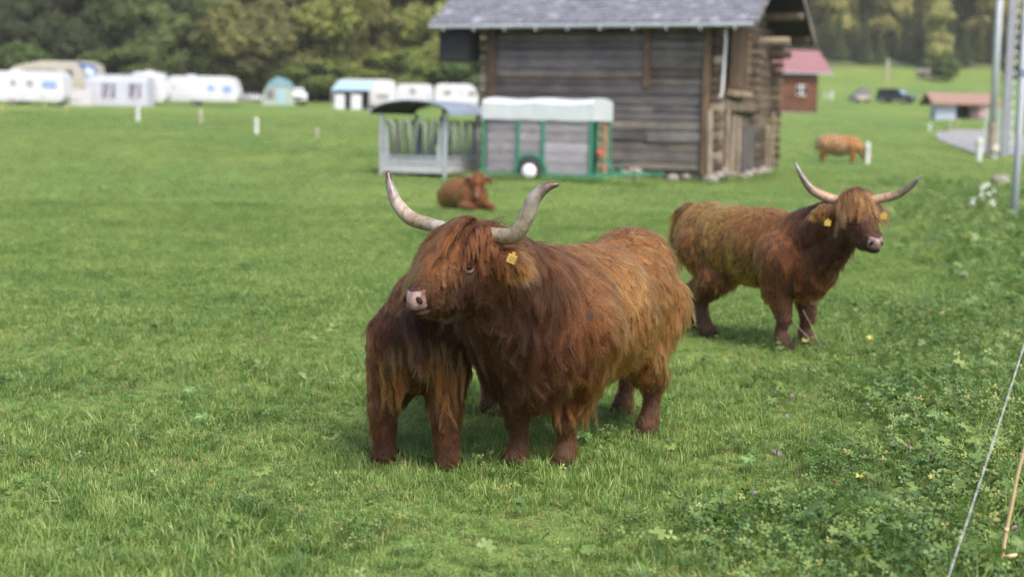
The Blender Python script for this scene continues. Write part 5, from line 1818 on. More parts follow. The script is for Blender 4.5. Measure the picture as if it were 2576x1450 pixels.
lg3 = legs([e2, e1] if e2[1] > e1[1] else [e1, e2], [c1, c2] if c1[1] > c2[1] else [c2, c1], [(xs3 - .02, .17), (xs3 - .02, -.17)], [(xh3 + .07, .15), (xh3 + .07, -.15)], RE * 1.4, RE * 1.4, .98, .045, 1.0, .175)
tl3 = [CP((xh3 - .16, 0, 1.0), (xh3 - .27, 0, .93), .05, .05, (-.5, 0, -.7), .10, OR * .8),
       CP((xh3 - .27, 0, .93), (xh3 - .30, 0, .55), .045, .035, (0, 0, -1), .16, OR * .7)]
pr3 = tr3 + nk3 + hp3 + lg3 + tl3
bd3 = body_mesh(pr3, .016, 4)
link("body", bd3, cow3)
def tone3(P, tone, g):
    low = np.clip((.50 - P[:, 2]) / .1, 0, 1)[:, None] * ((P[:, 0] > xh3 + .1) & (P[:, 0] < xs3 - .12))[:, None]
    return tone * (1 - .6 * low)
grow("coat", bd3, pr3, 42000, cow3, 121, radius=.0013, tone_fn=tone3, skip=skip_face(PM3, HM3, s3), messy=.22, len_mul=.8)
def skip_locks3(P):
    q = (P - PM3) @ HM3 / s3
    return (P[:, 2] < .34) | ((q[:, 0] > .0) & (np.abs(q[:, 1]) < .2) & (q[:, 0] < .6) & (np.abs(q[:, 2]) < .3))
grow("long_locks", bd3, pr3, 26000, cow3, 123, radius=.0011, k=8, tone_fn=tone3, skip=skip_locks3, messy=.32, len_mul=1.25, clump_per=14, clump=.66, cvar=.34, wave=.06)
forelock(cow3, PM3, HM3, hp3, 1500, 122, A(.20, .085, .030), .22, s3, radius=.0010, wide=2.0)
hooves(cow3, [c1, c2, e1, e2])
face(cow3, PM3, HM3, s3)
hL = [loc(Mi3, at(x, y, Y)) for x, y, Y in [(2120, 508, 10.32), (2085, 498, 10.36), (2046, 480, 10.42), (2018, 445, 10.46), (1999, 408, 10.5)]]
hRt = [loc(Mi3, at(x, y, Y)) for x, y, Y in [(2180, 508, 10.2), (2212, 500, 10.16), (2254, 490, 10.10), (2290, 468, 10.05), (2318, 440, 10.0)]]
horn(cow3, hL, [.036, .035, .033, .023, .005], M_HORN2)
horn(cow3, hRt, [.036, .034, .031, .021, .005], M_HORN2)
for (x, y, Y) in ((2081, 561, 10.10), (2222, 544, 9.98)):
    t_ = loc(Mi3, at(x, y, Y))
    ear_tag(cow3, t_, loc(Mi3, (0, 0, 1.7)) - t_, (0, .2, 1), .044, .040, False)

# ---- young one lying down, and one grazing far off ----------------------------
lyg = gp(1172, 527)
cow4, Mi4 = cow_root(lyg, Vector((.50, -.86, 0)), "red-brown young highland animal lying in the grass beside the trailer wheel")
sl = .92
P4 = A(.54, -.03, .68) * sl
HM4 = rotm(R(-36), R(48))
hp4 = head_prims(P4, HM4, .80, face=OR * .8, cheek=RE, ear=RE, fur=.06)
pr4 = [EL((-.25 * sl, 0, .30 * sl), (.55, .34, .31), (-.4, 0, -1), .09, OR * .85), EL((-.62 * sl, .05, .24 * sl), (.34, .34, .25), (-.4, 0, -1), .09, OR * .95),
       EL((.22 * sl, 0, .30 * sl), (.34, .30, .30), (-.3, 0, -1), .09, OR * .95), CP((.25, 0, .38), P4 + HM4 @ A(-.03, 0, -.08), .20, .12, (0, 0, -1), .09, RE),
       CP((.35, .24, .10), (.62, .22, .08), .09, .06, (0, 0, -1), .05, OR * .8), CP((.35, -.24, .10), (.60, -.2, .08), .09, .06, (0, 0, -1), .05, OR * .8),
       CP((-.35, .38, .14), (-.02, .42, .08), .14, .06, (-.3, 0, -1), .06, OR * .8)] + hp4
bd4 = body_mesh(pr4, .022, 3, M_SKIN_RED)
link("body", bd4, cow4)
grow("coat", bd4, pr4, 9000, cow4, 131, radius=.003, messy=.3)
face(cow4, P4, HM4, .80, False)
forelock(cow4, P4, HM4, hp4, 500, 132, RE * 1.4, .18, .8, radius=.003)
for sd in (-1, 1):
    horn(cow4, [P4 + HM4 @ A(*v) for v in ((-.01, sd * .06, -.03), (-.02, sd * .13, -.01), (-.01, sd * .22, .01), (-.02, sd * .27, .06))], [.022, .02, .016, .004], M_HORN2)
gz = gp(2112, 410)
cow5, Mi5 = cow_root(gz, Vector((.95, -.30, 0)), "pale ginger highland cow grazing far off next to a white fence post")
cow5.scale = (1.10, 1.12, 1.08)
P5 = A(1.02, -.05, .46)
HM5 = rotm(R(-10), R(62))
hp5 = head_prims(P5, HM5, .95, face=OR * 1.7, cheek=OR * 1.6, ear=OR * 1.6, fur=.05)
GA = A(.56, .31, .135)
pr5 = [EL((-.55, 0, .78), (.42, .36, .34), (-.3, 0, -1), .09, GA), EL((-.1, 0, .71), (.60, .44, .42), (-.3, 0, -1), .09, GA), EL((.42, 0, .74), (.38, .34, .35), (-.2, 0, -1), .09, OR * 1.8),
       CP((.48, 0, .78), P5 + HM5 @ A(-.03, 0, -.08), .23, .13, (0, 0, -1), .10, OR * 1.7), CP((-.88, 0, .95), (-.95, 0, .5), .05, .04, (0, 0, -1), .12, MI)] + hp5 + \
      legs([(.42, .17), (.52, -.17)], [(-.72, .17), (-.58, -.17)], [(.4, .18), (.42, -.18)], [(-.55, .18), (-.55, -.18)], OR * 1.6, OR * 1.5, 1.0, .05)
bd5 = body_mesh(pr5, .025, 3, skin("pale_ginger_undercoat", (.28, .14, .055)))
link("body", bd5, cow5)
grow("coat", bd5, pr5, 9000, cow5, 141, radius=.0035, messy=.35, len_mul=1.8, cvar=.4)
face(cow5, P5, HM5, .95, False)
forelock(cow5, P5, HM5, hp5, 300, 142, OR, .2, .95, radius=.004)
for sd in (-1, 1):
    horn(cow5, [P5 + HM5 @ A(*v) for v in ((-.01, sd * .06, -.03), (-.02, sd * .16, -.01), (-.01, sd * .26, .03), (.0, sd * .30, .1))], [.026, .024, .018, .004], M_HORN2)
# ------------------------------------------------------------------ grass, clover and weeds
def blade_mat(name, lo, mid, hi, dry, transl=0.35, tip=1.25):
    m, nt, b = new_mat(name)
    oi = nt.nodes.new("ShaderNodeObjectInfo")
    a = nt.nodes.new("ShaderNodeAttribute"); a.attribute_name = "tone"
    hgt = nt.nodes.new("ShaderNodeAttribute"); hgt.attribute_name = "along"
    geo = nt.nodes.new("ShaderNodeNewGeometry")
    p1 = noise(nt, 0.55, 4, geo.outputs["Position"], 0.6)
    add = nt.nodes.new("ShaderNodeMath"); add.operation = 'MULTIPLY_ADD'
    nt.links.new(oi.outputs["Random"], add.inputs[0]); add.inputs[1].default_value = 0.5
    nt.links.new(a.outputs["Fac"], add.inputs[2])
    add2 = nt.nodes.new("ShaderNodeMath"); add2.operation = 'MULTIPLY_ADD'
    nt.links.new(p1, add2.inputs[0]); add2.inputs[1].default_value = 0.9
    nt.links.new(add.outputs[0], add2.inputs[2])
    p2 = noise(nt, 4.5, 5, geo.outputs["Position"], 0.65)
    add3 = nt.nodes.new("ShaderNodeMath"); add3.operation = 'MULTIPLY_ADD'
    nt.links.new(p2, add3.inputs[0]); add3.inputs[1].default_value = 1.1
    nt.links.new(add2.outputs[0], add3.inputs[2])
    sb = nt.nodes.new("ShaderNodeMath"); sb.operation = 'SUBTRACT'; sb.inputs[1].default_value = 0.55
    nt.links.new(add3.outputs[0], sb.inputs[0])
    add2 = sb
    sc2 = nt.nodes.new("ShaderNodeMath"); sc2.operation = 'MULTIPLY'; sc2.inputs[1].default_value = 0.5
    nt.links.new(add2.outputs[0], sc2.inputs[0])
    c = ramp(nt, sc2.outputs[0], [(0.22, lo), (0.48, mid), (0.72, hi), (0.90, dry)])
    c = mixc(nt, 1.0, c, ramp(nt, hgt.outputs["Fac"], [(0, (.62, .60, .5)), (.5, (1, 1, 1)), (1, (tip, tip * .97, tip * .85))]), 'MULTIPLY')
    nt.links.new(c, b.inputs["Base Color"])
    b.inputs["Roughness"].default_value = 0.42
    b.inputs["Specular IOR Level"].default_value = 0.35
    tr = nt.nodes.new("ShaderNodeBsdfTranslucent")
    nt.links.new(mixc(nt, 1.0, c, (1.1, 1.25, .6), 'MULTIPLY'), tr.inputs[0])
    mx = nt.nodes.new("ShaderNodeMixShader"); mx.inputs[0].default_value = transl
    nt.links.new(b.outputs[0], mx.inputs[1]); nt.links.new(tr.outputs[0], mx.inputs[2])
    nt.links.new(mx.outputs[0], nt.nodes["Material Output"].inputs[0])
    return m
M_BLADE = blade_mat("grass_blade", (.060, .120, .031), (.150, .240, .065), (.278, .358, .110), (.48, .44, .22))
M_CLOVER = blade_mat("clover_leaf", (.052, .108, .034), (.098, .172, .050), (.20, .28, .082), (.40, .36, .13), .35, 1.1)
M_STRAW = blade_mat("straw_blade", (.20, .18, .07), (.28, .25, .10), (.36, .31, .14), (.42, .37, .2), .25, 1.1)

def blade_set(g, n, rad, h0, h1, w, lean, seg=3, dead=0.06):
    V, F, A_, T = [], [], [], []
    for _ in range(n):
        r = rad * math.sqrt(g.random()); th = g.random() * 6.283
        bx, by = r * math.cos(th), r * math.sin(th)
        h = g.uniform(h0, h1) * (1 - .3 * r / rad)
        az = g.random() * 6.283
        ln = abs(g.normal()) * lean + .1
        dx, dy = math.cos(az), math.sin(az)
        sx, sy = -dy, dx
        ww = w * g.uniform(.6, 1.25)
        tn = g.uniform(0, .6)
        if g.random() < dead: tn = 1.0; h *= .8; ln *= 1.5
        o = len(V)
        for j in range(seg + 1):
            t = j / seg
            up = h * (t - .28 * ln * t * t * t)
            out = h * ln * t ** 1.8
            wj = ww * (1 - t ** 1.7) * .5 + .0002
            cx, cy = bx + dx * out, by + dy * out
            if j < seg:
                V += [(cx - sx * wj, cy - sy * wj, up - .012), (cx + sx * wj, cy + sy * wj, up - .012)]
                A_ += [t, t]; T += [tn, tn]
            else:
                V.append((cx, cy, up - .012)); A_.append(1); T.append(tn)
        for j in range(seg - 1):
            F.append((o + 2 * j, o + 2 * j + 1, o + 2 * j + 3, o + 2 * j + 2))
        F.append((o + 2 * seg - 2, o + 2 * seg - 1, o + 2 * seg, o + 2 * seg))
    return V, F, A_, T

def to_mesh(name, V, F, A_, T, m):
    F3 = []
    for f in F:
        if f[2] == f[3]: F3.append(f[:3])
        else: F3 += [(f[0], f[1], f[2]), (f[0], f[2], f[3])]
    me = np_mesh(name, V, F3, m, True)
    a = me.attributes.new("along", 'FLOAT', 'POINT'); a.data.foreach_set("value", np.asarray(A_, np.float32))
    a = me.attributes.new("tone", 'FLOAT', 'POINT'); a.data.foreach_set("value", np.asarray(T, np.float32))
    return me

def leaf_set(g, n, rad, h0, h1, size, kind):
    """clover trefoils or lobed leaves on thin stalks"""
    V, F, A_, T = [], [], [], []
    def tri_fan(c, pts, tn):
        o = len(V)
        V.append(c); A_.append(.45); T.append(tn)
        for p in pts: V.append(p); A_.append(.8); T.append(tn)
        for i in range(len(pts) - 1): F.append((o, o + 1 + i, o + 2 + i, o + 2 + i))
    for _ in range(n):
        r = rad * math.sqrt(g.random()); th = g.random() * 6.283
        bx, by = r * math.cos(th), r * math.sin(th)
        h = g.uniform(h0, h1)
        az = g.random() * 6.283
        c = Vector((bx + .25 * h * math.cos(az), by + .25 * h * math.sin(az), h))
        tilt = Matrix.Rotation(g.normal() * .45, 3, 'X') @ Matrix.Rotation(g.normal() * .45, 3, 'Y')
        s = size * g.uniform(.6, 1.2)
        tn = g.uniform(0, .65) if g.random() > .03 else g.uniform(.7, .95)
        o = len(V)
        for (p, t) in (((bx - .0008, by, -.01), 0), ((bx + .0008, by, -.01), 0), (tuple(c + Vector((.0008, 0, 0))), .4), (tuple(c - Vector((.0008, 0, 0))), .4)):
            V.append(p); A_.append(t); T.append(tn)
        F.append((o, o + 1, o + 2, o + 3))
        if kind == 'clover':
            for q in range(3):
                a0 = az + q * 2.094
                pts = []
                for (rr, aa) in ((.0, 0), (.55, -.5), (.95, -.42), (1.0, 0), (.95, .42), (.55, .5)):
                    pts.append(c + tilt @ Vector((s * rr * math.cos(a0 + aa), s * rr * math.sin(a0 + aa), .10 * s * rr)))
                tri_fan(pts[0], pts[1:], tn)
        elif kind == 'lobed':
            pts = []
            nl = 5
            for q in range(nl * 4 + 1):
                aa = az - 2.5 + 5.0 * q / (nl * 4)
                rr = s * (.62 + .38 * abs(math.sin(math.pi * q / 4 + math.pi / 2)) ** .7 * (1 if q % 4 else .55) - (.28 if q % 4 == 0 else 0))
                if q % 4 == 2: rr = s * 1.05
                pts.append(c + tilt @ Vector((rr * math.cos(aa), rr * math.sin(aa), .05 * s * math.sin(q * 1.6))))
            tri_fan(c, pts, tn)
        else:  # broad blade-like leaf (plantain, dandelion)
            d = Vector((math.cos(az), math.sin(az), .45)).normalized(); sd_ = Vector((-math.sin(az), math.cos(az), 0))
            o = len(V)
            for j, (t, w_) in enumerate(((0, .1), (.3, .2), (.6, .24), (.85, .15), (1, .01))):
                cc = Vector((bx, by, .0)) + d * (s * 2.4 * t) - Vector((0, 0, s * .9 * t * t))
                V += [tuple(cc - sd_ * s * w_ + Vector((0, 0, .05 * s))), tuple(cc), tuple(cc + sd_ * s * w_ + Vector((0, 0, .05 * s)))]
                A_ += [t, t * .8, t]; T += [tn] * 3
                if j:
                    p = o + 3 * (j - 1)
                    F.append((p, p + 1, p + 4, p + 3)); F.append((p + 1, p + 2, p + 5, p + 4))
    return V, F, A_, T

gg = np.random.default_rng(77)
def pool(name, meshes):
    c = bpy.data.collections.new(name)
    for i, me in enumerate(meshes):
        o = bpy.data.objects.new("tuft_%02d" % i, me)
        c.objects.link(o)
    return c
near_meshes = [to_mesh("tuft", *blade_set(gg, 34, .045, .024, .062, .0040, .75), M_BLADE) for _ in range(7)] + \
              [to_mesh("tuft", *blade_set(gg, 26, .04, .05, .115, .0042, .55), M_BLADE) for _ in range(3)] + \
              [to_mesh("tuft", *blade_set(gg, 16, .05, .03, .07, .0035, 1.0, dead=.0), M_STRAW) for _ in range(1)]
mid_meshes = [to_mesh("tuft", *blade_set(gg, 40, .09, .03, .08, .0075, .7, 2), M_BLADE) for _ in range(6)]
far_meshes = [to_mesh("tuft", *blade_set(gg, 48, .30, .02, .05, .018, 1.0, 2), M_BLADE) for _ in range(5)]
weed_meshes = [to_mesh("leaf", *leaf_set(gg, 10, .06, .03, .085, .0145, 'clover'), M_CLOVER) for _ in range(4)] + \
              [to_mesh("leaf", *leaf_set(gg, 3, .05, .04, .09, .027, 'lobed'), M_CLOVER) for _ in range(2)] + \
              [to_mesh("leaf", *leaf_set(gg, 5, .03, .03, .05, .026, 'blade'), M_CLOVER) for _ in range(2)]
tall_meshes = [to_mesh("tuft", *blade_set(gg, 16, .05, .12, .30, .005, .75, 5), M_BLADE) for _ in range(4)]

def scatter(name, meshes, P, scale, idx, kind="stuff", tilt=.15):
    n = len(P)
    me = bpy.data.meshes.new(name)
    me.vertices.add(n); me.vertices.foreach_set("co", P.astype(np.float32).ravel())
    rot = np.stack([gg.normal(size=n) * tilt, gg.normal(size=n) * tilt, gg.random(n) * 6.283], 1)
    for nm, tp, key, val in (("scl", 'FLOAT', "value", scale), ("rot", 'FLOAT_VECTOR', "vector", rot), ("pick", 'INT', "value", idx)):
        at_ = me.attributes.new(nm, tp, 'POINT'); at_.data.foreach_set(key, np.asarray(val, np.int32 if tp == 'INT' else np.float32).ravel())
    o = link(name, me); tag(o, kind=kind)
    ng = bpy.data.node_groups.new(name, 'GeometryNodeTree')
    ng.interface.new_socket("Geometry", in_out='INPUT', socket_type='NodeSocketGeometry')
    ng.interface.new_socket("Geometry", in_out='OUTPUT', socket_type='NodeSocketGeometry')
    gi, go = ng.nodes.new("NodeGroupInput"), ng.nodes.new("NodeGroupOutput")
    ci = ng.nodes.new("GeometryNodeCollectionInfo"); ci.inputs["Collection"].default_value = pool(name + "_kinds", meshes)
    ci.inputs["Separate Children"].default_value = True; ci.inputs["Reset Children"].default_value = True
    ip = ng.nodes.new("GeometryNodeInstanceOnPoints"); ip.inputs["Pick Instance"].default_value = True
    def named(nm, tp):
        a = ng.nodes.new("GeometryNodeInputNamedAttribute"); a.data_type = tp; a.inputs["Name"].default_value = nm
        return next(s for s in a.outputs if s.enabled and s.name == "Attribute")
    e2r = ng.nodes.new("FunctionNodeEulerToRotation")
    Lk = ng.links.new
    Lk(gi.outputs[0], ip.inputs["Points"]); Lk(ci.outputs[0], ip.inputs["Instance"])
    Lk(named("pick", 'INT'), ip.inputs["Instance Index"])
    Lk(named("rot", 'FLOAT_VECTOR'), e2r.inputs[0]); Lk(e2r.outputs[0], ip.inputs["Rotation"])
    Lk(named("scl", 'FLOAT'), ip.inputs["Scale"])
    Lk(ip.outputs[0], go.inputs[0])
    md = o.modifiers.new("scatter", 'NODES'); md.node_group = ng
    return o

def field(y0, y1, per_m2, margin, power=0.0):
    """points over the view's footprint between two depths, thinning with distance by (y0/y)**power"""
    hw = lambda y: .375 * y + margin
    area_max = (y1 - y0) * 2 * hw(y1)
    n = int(area_max * per_m2)
    y = gg.uniform(y0, y1, n); x = gg.uniform(-1, 1, n) * hw(y1)
    keep = (np.abs(x) < hw(y)) & (gg.random(n) < (y0 / y) ** power)
    x, y = x[keep], y[keep]
    return np.stack([x, y, terr(x, y)], 1)

def patch(x, y, f, s):
    return .5 + .25 * (np.sin(x * f + 1.7 * np.sin(y * f * .7 + s)) + np.sin(y * f * 1.1 + 1.4 * np.sin(x * f * .8 + 2 * s)))
def weediness(x, y):
    edge = .75 + (y - 5.3) * .36 + .22 * np.sin(y * 1.9) + .12 * np.sin(y * 5.1)
    return np.clip((x - edge + .45) / 1.3, 0, 1)

P = field(4.2, 11.5, 1050, 2.7, 0.55)
w = weediness(P[:, 0], P[:, 1])
pt = patch(P[:, 0], P[:, 1], 2.6, 1.0)
keep = gg.random(len(P)) < np.clip((.55 + .8 * pt), .6, 1) * (1 - .22 * w)
P, w, pt = P[keep], w[keep], pt[keep]
n = len(P)
idx = np.where(gg.random(n) < .12 + .25 * pt * .5, gg.integers(7, 10, n), gg.integers(0, 7, n))
idx = np.where(gg.random(n) < .06 + .14 * (pt < .35), 10, idx)
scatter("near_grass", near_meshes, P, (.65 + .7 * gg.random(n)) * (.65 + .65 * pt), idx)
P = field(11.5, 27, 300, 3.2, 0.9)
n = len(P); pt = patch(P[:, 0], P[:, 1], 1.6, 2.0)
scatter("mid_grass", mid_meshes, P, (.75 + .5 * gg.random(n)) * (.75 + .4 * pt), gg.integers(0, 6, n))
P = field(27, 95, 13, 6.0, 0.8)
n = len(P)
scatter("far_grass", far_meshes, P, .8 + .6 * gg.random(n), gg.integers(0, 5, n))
# clover and other leaves: thick on the right, scattered elsewhere
P = field(4.2, 13.5, 420, 2.7, 0.4)
w = weediness(P[:, 0], P[:, 1])
pt = patch(P[:, 0], P[:, 1], 3.3, 4.0)
keep = gg.random(len(P)) < np.maximum(1.05 * w * np.clip(.35 + 1.1 * pt, 0, 1), .08 * (pt > .66) + .025)
P, w = P[keep], w[keep]; n = len(P)
k_ = np.where(gg.random(n) < .12 + .06 * w, gg.integers(4, 6, n), gg.integers(0, 4, n))
k_ = np.where(gg.random(n) < .14, gg.integers(6, 8, n), k_)
scatter("clover_and_weeds", weed_meshes, P, (.75 + .6 * gg.random(n)) * (1 + .25 * w), k_, tilt=.2)
# rougher verge towards the fence posts and the slim white pole
P = field(12.5, 42, 70, 3.5, 0.9)
w = np.clip((P[:, 0] - (.235 * P[:, 1] + .55 + .3 * np.sin(P[:, 1] * .9))) / 1.6, 0, 1)
P = P[gg.random(len(P)) < w * (.35 + .65 * patch(P[:, 0], P[:, 1], 1.4, 3.0))]; n = len(P)
scatter("verge_weeds", weed_meshes, P, (1.5 + 1.3 * gg.random(n)), gg.integers(0, 8, n), tilt=.25)
# long grass along the fence line at the right edge and round the barn foot
P = field(4.2, 26, 130, 2.7, 0.4)
e2_ = P[:, 0] - (.30 * P[:, 1] - .10)
keep = gg.random(len(P)) < np.clip(e2_ / .7, 0, .8)
P = P[keep]; n = len(P)
q = [BO + U * t + V_ * (-.25 - .25 * gg.random()) for t in gg.uniform(-.3, 6.8, 170)] + [BO - U * (.3 + .3 * gg.random()) + V_ * t for t in gg.uniform(0, 8, 120)] + \
    [TO + U * t - V_ * gg.uniform(.0, .3) for t in gg.uniform(-1.8, 6.2, 420)]
Q = np.array([(v.x, v.y, tz(v.x, v.y)) for v in q])
P = np.concatenate([P, Q])
scl = np.concatenate([.7 + .5 * gg.random(n), .8 + .7 * gg.random(len(Q))])
scatter("long_grass", tall_meshes, P, scl, gg.integers(0, 4, len(P)), tilt=.3)

# ------------------------------------------------------------------ single plants, flowers, stalks
M_PINK = mat("clover_pink", (.36, .17, .30), (.52, .30, .44), 30, 0.6)
M_BROWNHEAD = mat("withered_head", (.12, .055, .035), (.18, .09, .05), 20, 0.8)
M_STEM = mat("green_stem", (.09, .16, .04), (.12, .19, .05), 8, 0.6)
M_DRYSTEM = mat("dry_stem", (.36, .31, .17), (.46, .40, .24), 8, 0.7)
M_LEAFG = mat("fresh_leaf", (.075, .165, .038), (.12, .225, .055), 25, 0.5)
M_LEAFY = mat("yellow_leaf", (.34, .36, .07), (.42, .42, .09), 25, 0.5)
def flower(px, py, label, m, sz=.011, h=.10):
    b_ = gp(px, py); 
    h = h * random.uniform(.8, 1.2)
    b_ = gp(px, py + h * FPX / b_.y * .95)
    r = empty("clover_flower", b_, random.uniform(0, 6), label, "flower", "withered clover heads in the weeds" if m is M_BROWNHEAD else "clover flowers in the weeds")
    MB().tube([(0, 0, -.02), (.004, 0, h * .5), (.0, 0, h)], .0014, 5).build("stem", M_STEM, r)
    hd_ = MB()
    for k in range(34):
        th = math.acos(1 - 1.7 * random.random()); ph = random.random() * 6.283
        d = Vector((math.sin(th) * math.cos(ph), math.sin(th) * math.sin(ph), math.cos(th)))
        p = Vector((0, 0, h + sz * .5))
        hd_.tube([p + d * sz * .25, p + d * sz * .75, p + d * sz * 1.1], [sz * .06, sz * .17, sz * .03], 4)
    hd_.build("flower_head", m, r)
random.seed(21)
for (x, y, where) in [(1943, 1140, "pink clover flower low among the weeds right of the big cow"), (1958, 1148, "pink clover flower touching another one right of the big cow"),
                (2337, 1150, "pale pink clover flower beside a bright lobed leaf near the white cord"), (1990, 1000, "pink clover flower in the mown edge near the golden cow's legs"),
                (2022, 1002, "lighter pink clover flower near the golden cow's legs"), (1978, 1050, "magenta clover flower beneath the pair near the golden cow"),
                (2388, 925, "pink clover flower high in the weeds left of the white cord"), (2470, 938, "lilac clover flower close to the upper end of the white cord"),
                (2283, 1131, "magenta clover flower in the middle of the weed patch"), (2452, 862, "pink clover flower in the dark weeds beyond the cord's end"),
                (2408, 990, "magenta clover flower amid dark leaves left of the cord"), (2310, 870, "small pink clover flower far up in the weed patch"),
                (1893, 1245, "pink clover flower in the grass below the weed patch"), (2548, 1335, "lilac clover flower right of the dry stalk"),
                (2180, 1022, "pink clover flower above the middle of the weed patch")]:
    flower(x, y, where, M_PINK)
for (x, y) in [(2210, 1085), (2145, 1045), (2225, 1245), (2270, 1330), (2320, 1185), (2160, 1060), (2415, 1045), (2200, 1000), (2330, 1225), (2095, 1215)]:
    flower(x, y, "withered brown clover head in the weed patch", M_BROWNHEAD, .009, .08)

def big_leaf(px, py, s, m, label, n_l=7):
    p = gp(px, py); p.z += .075
    c = Vector((0, 0, 0))
    rr_ = Matrix.Rotation(random.uniform(0, 6), 3, 'Z')
    tl = Matrix.Rotation(R(28), 3, 'X')
    pts = []
    N_ = n_l * 6
    for q in range(N_ + 1):
        a = -2.75 + 5.5 * q / N_
        lobe = abs(math.cos(math.pi * q / 6))
        rad = s * (.52 + .48 * (1 - lobe) ** .8) * (1 + .10 * (q % 2))
        pts.append(tl @ (rr_ @ Vector((rad * math.cos(a), rad * math.sin(a), .10 * s * math.sin(q * 1.05)))))
    mb = MB(); o = [tuple(c)] + [tuple(v) for v in pts]
    mb.add(o + [(v[0], v[1], v[2] - .0015) for v in o], [(0, i + 1, i + 2) for i in range(N_)] + [(N_ + 2, N_ + 4 + i, N_ + 3 + i) for i in range(N_)])
    root = empty("lobed_leaf_plant", (p.x, p.y, tz(p.x, p.y)), 0, label, "plant")
    lf = mb.build("leaf", m, root); lf.location = (0, 0, .075)
    MB().tube([(.0, .02, -.02), (.005, .01, .04), (0, 0, .074)], .0016, 5).build("leaf_stalk", M_STEM, root)
big_leaf(2368, 1165, .052, M_LEAFG, "bright green lobed leaf near the white cord")
big_leaf(2400, 1210, .040, M_LEAFG, "green lobed leaf just under the bright one by the cord")
big_leaf(2350, 1078, .048, M_LEAFG, "grey-green lobed leaf above the pale pink clover")
big_leaf(1470, 1130, .055, M_LEAFG, "green lobed leaf beside the big cow's front hoof")
big_leaf(2345, 1238, .026, M_LEAFY, "yellowish leaf scrap below the bright lobed leaf")
big_leaf(2162, 1232, .030, M_LEAFY, "yellow leaf lying low in the weed patch")
big_leaf(2190, 872, .038, M_LEAFY, "yellow leaf near the golden cow's front leg")
big_leaf(2025, 880, .032, M_LEAFY, "pale yellow leaf at the golden cow's front hoof")
big_leaf(480, 1010, .040, M_LEAFG, "light green leaf in the grass far from the cows")
big_leaf(510, 1078, .044, M_LEAFG, "light green clover-like leaf in the open grass left of the cows")
big_leaf(1885, 1190, .045, M_LEAFG, "green lobed leaf under the pair of pink flowers")
big_leaf(2240, 985, .05, M_LEAFG, "pale lobed leaf at the top of the weed patch")

def stalk(pts_px, Y0, label, m, rad, name="dry_stalk", cat="stalk", nodes=0):
    b_ = gp(*pts_px[0])
    P_ = [at(x, y, b_.y - .02 * i) - b_ for i, (x, y) in enumerate(pts_px)]
    P_[0] = Vector((0, 0, -.03))
    r = empty(name, b_, 0, label, cat)
    MB().tube(P_, [rad * (1 - .5 * i / len(P_)) for i in range(len(P_))], 7).build("stem", m, r, True)
    return r, P_
s1, _ = stalk([(2055, 880), (2030, 845), (2000, 815), (1985, 790)], 0, "thin dry grass stalk leaning before the golden cow's front leg", M_DRYSTEM, .0028)
s2, _ = stalk([(2080, 885), (2052, 850), (2038, 815), (2020, 780)], 0, "second thin dry grass stalk leaning right of the first by the golden cow", M_DRYSTEM, .0028)
s3_, P3_ = stalk([(2200, 1340), (2188, 1290), (2185, 1250), (2183, 1205)], 0, "tall green plantain stalk with a narrow seed head in the weeds", M_STEM, .0022, "plantain_stalk")
MB().ell(P3_[-1], (.004, .004, .016), None, 8, 6).build("seed_head", M_BROWNHEAD, s3_, True)
s4_, P4_ = stalk([(2230, 1350), (2205, 1300), (2190, 1260), (2187, 1225)], 0, "shorter green stalk crossing the plantain stalk", M_STEM, .002, "grass_stalk")
M_CANE = mat("pale_cane", (.50, .36, .18), (.62, .47, .27), 14, 0.6, stretch=(1, 1, .2))
cb = gp(2512, 1475)
cane = empty("dry_cane", cb, 0, "pale dry cane with a node standing at the bottom corner of the weeds", "cane")
cp = [at(x, y, cb.y - d) - cb for x, y, d in [(2512, 1475, 0), (2520, 1400, .0), (2531, 1330, .02), (2545, 1265, .03), (2558, 1195, .05), (2580, 1110, .07), (2610, 1000, .1)]]
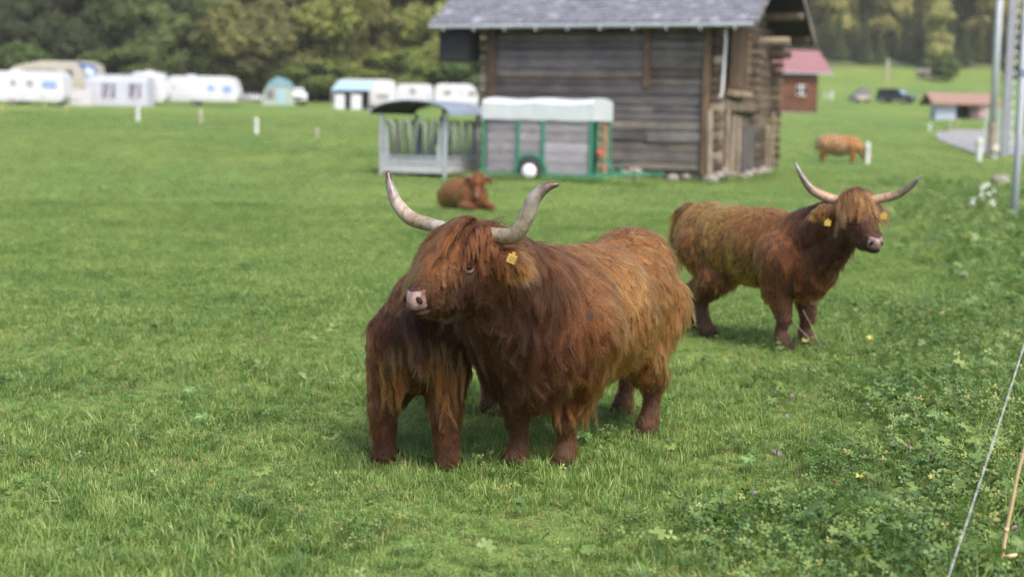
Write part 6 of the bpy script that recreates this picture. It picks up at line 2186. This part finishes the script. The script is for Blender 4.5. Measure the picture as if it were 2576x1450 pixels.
cp[0] = Vector((0, 0, -.05))
MB().tube(cp, [.0075, .0075, .007, .0068, .0065, .006, .005], 9).build("stem", M_CANE, cane, True)
MB().ell(cp[2], (.010, .010, .012), None, 10, 6).build("node", M_CANE, cane, True)
MB().tube([cp[1], cp[1] + Vector((.03, -.02, .012)), cp[1] + Vector((.048, -.02, .018))], [.006, .0085, .004], 8).build("side_shoot", M_CANE, cane, True)
# white cord running from the lower edge up to the right
M_CORD = mat("white_cord", (.30, .32, .31), (.40, .41, .40), 60, 0.6)
ca_ = at(2368, 1500, 4.4); 
cb_ = at(2600, 790, 5.6)
cord = empty("fence_rope", ca_, 0, "white twisted fence rope slanting up over the weeds at the right edge", "rope")
dv = cb_ - ca_
for ph in (0, 3.1416):
    pts = []
    nn = 150
    side = dv.cross(Vector((0, 0, 1))).normalized(); up_ = side.cross(dv).normalized()
    for i in range(nn + 1):
        t = -.25 + 1.9 * i / nn
        a_ = ph + i * .9
        sag = -.03 * 4 * max(0, t) * max(0, 1 - t) * 0.4
        pts.append(dv * t + side * (.0010 * math.cos(a_)) + up_ * (.0010 * math.sin(a_)) + Vector((0, 0, sag)))
    MB().tube(pts, .0015, 5).build("strand", M_CORD, cord, True)
# white wild flowers at the far right
wf = gp(2470, 535)
wp = empty("white_flower_plant", wf, 0, "clump of white wild flowers in the grass left of the slim white pole", "flowers")
M_WFL = mat("white_petals", (.62, .64, .56), (.72, .73, .66), 20, .6)
kw = wf.y / FPX
stems = MB()
for k in range(13):
    fx_ = random.uniform(-34, 34) * kw; fz = random.uniform(18, 72) * kw; fy_ = random.uniform(-.15, .15)
    stems.tube([(fx_ * .3, fy_ * .3, -.03), (fx_ * .7, fy_ * .7, fz * .6), (fx_, fy_, fz)], .006, 5)
    fl = MB()
    for j in range(9):
        fl.ell((fx_ + random.gauss(0, .025), fy_ + random.gauss(0, .025), fz + random.gauss(0, .022)), (.022, .022, .012), None, 6, 4)
    fl.build("blossom", M_WFL, wp)
stems.build("stems", M_STEM, wp)
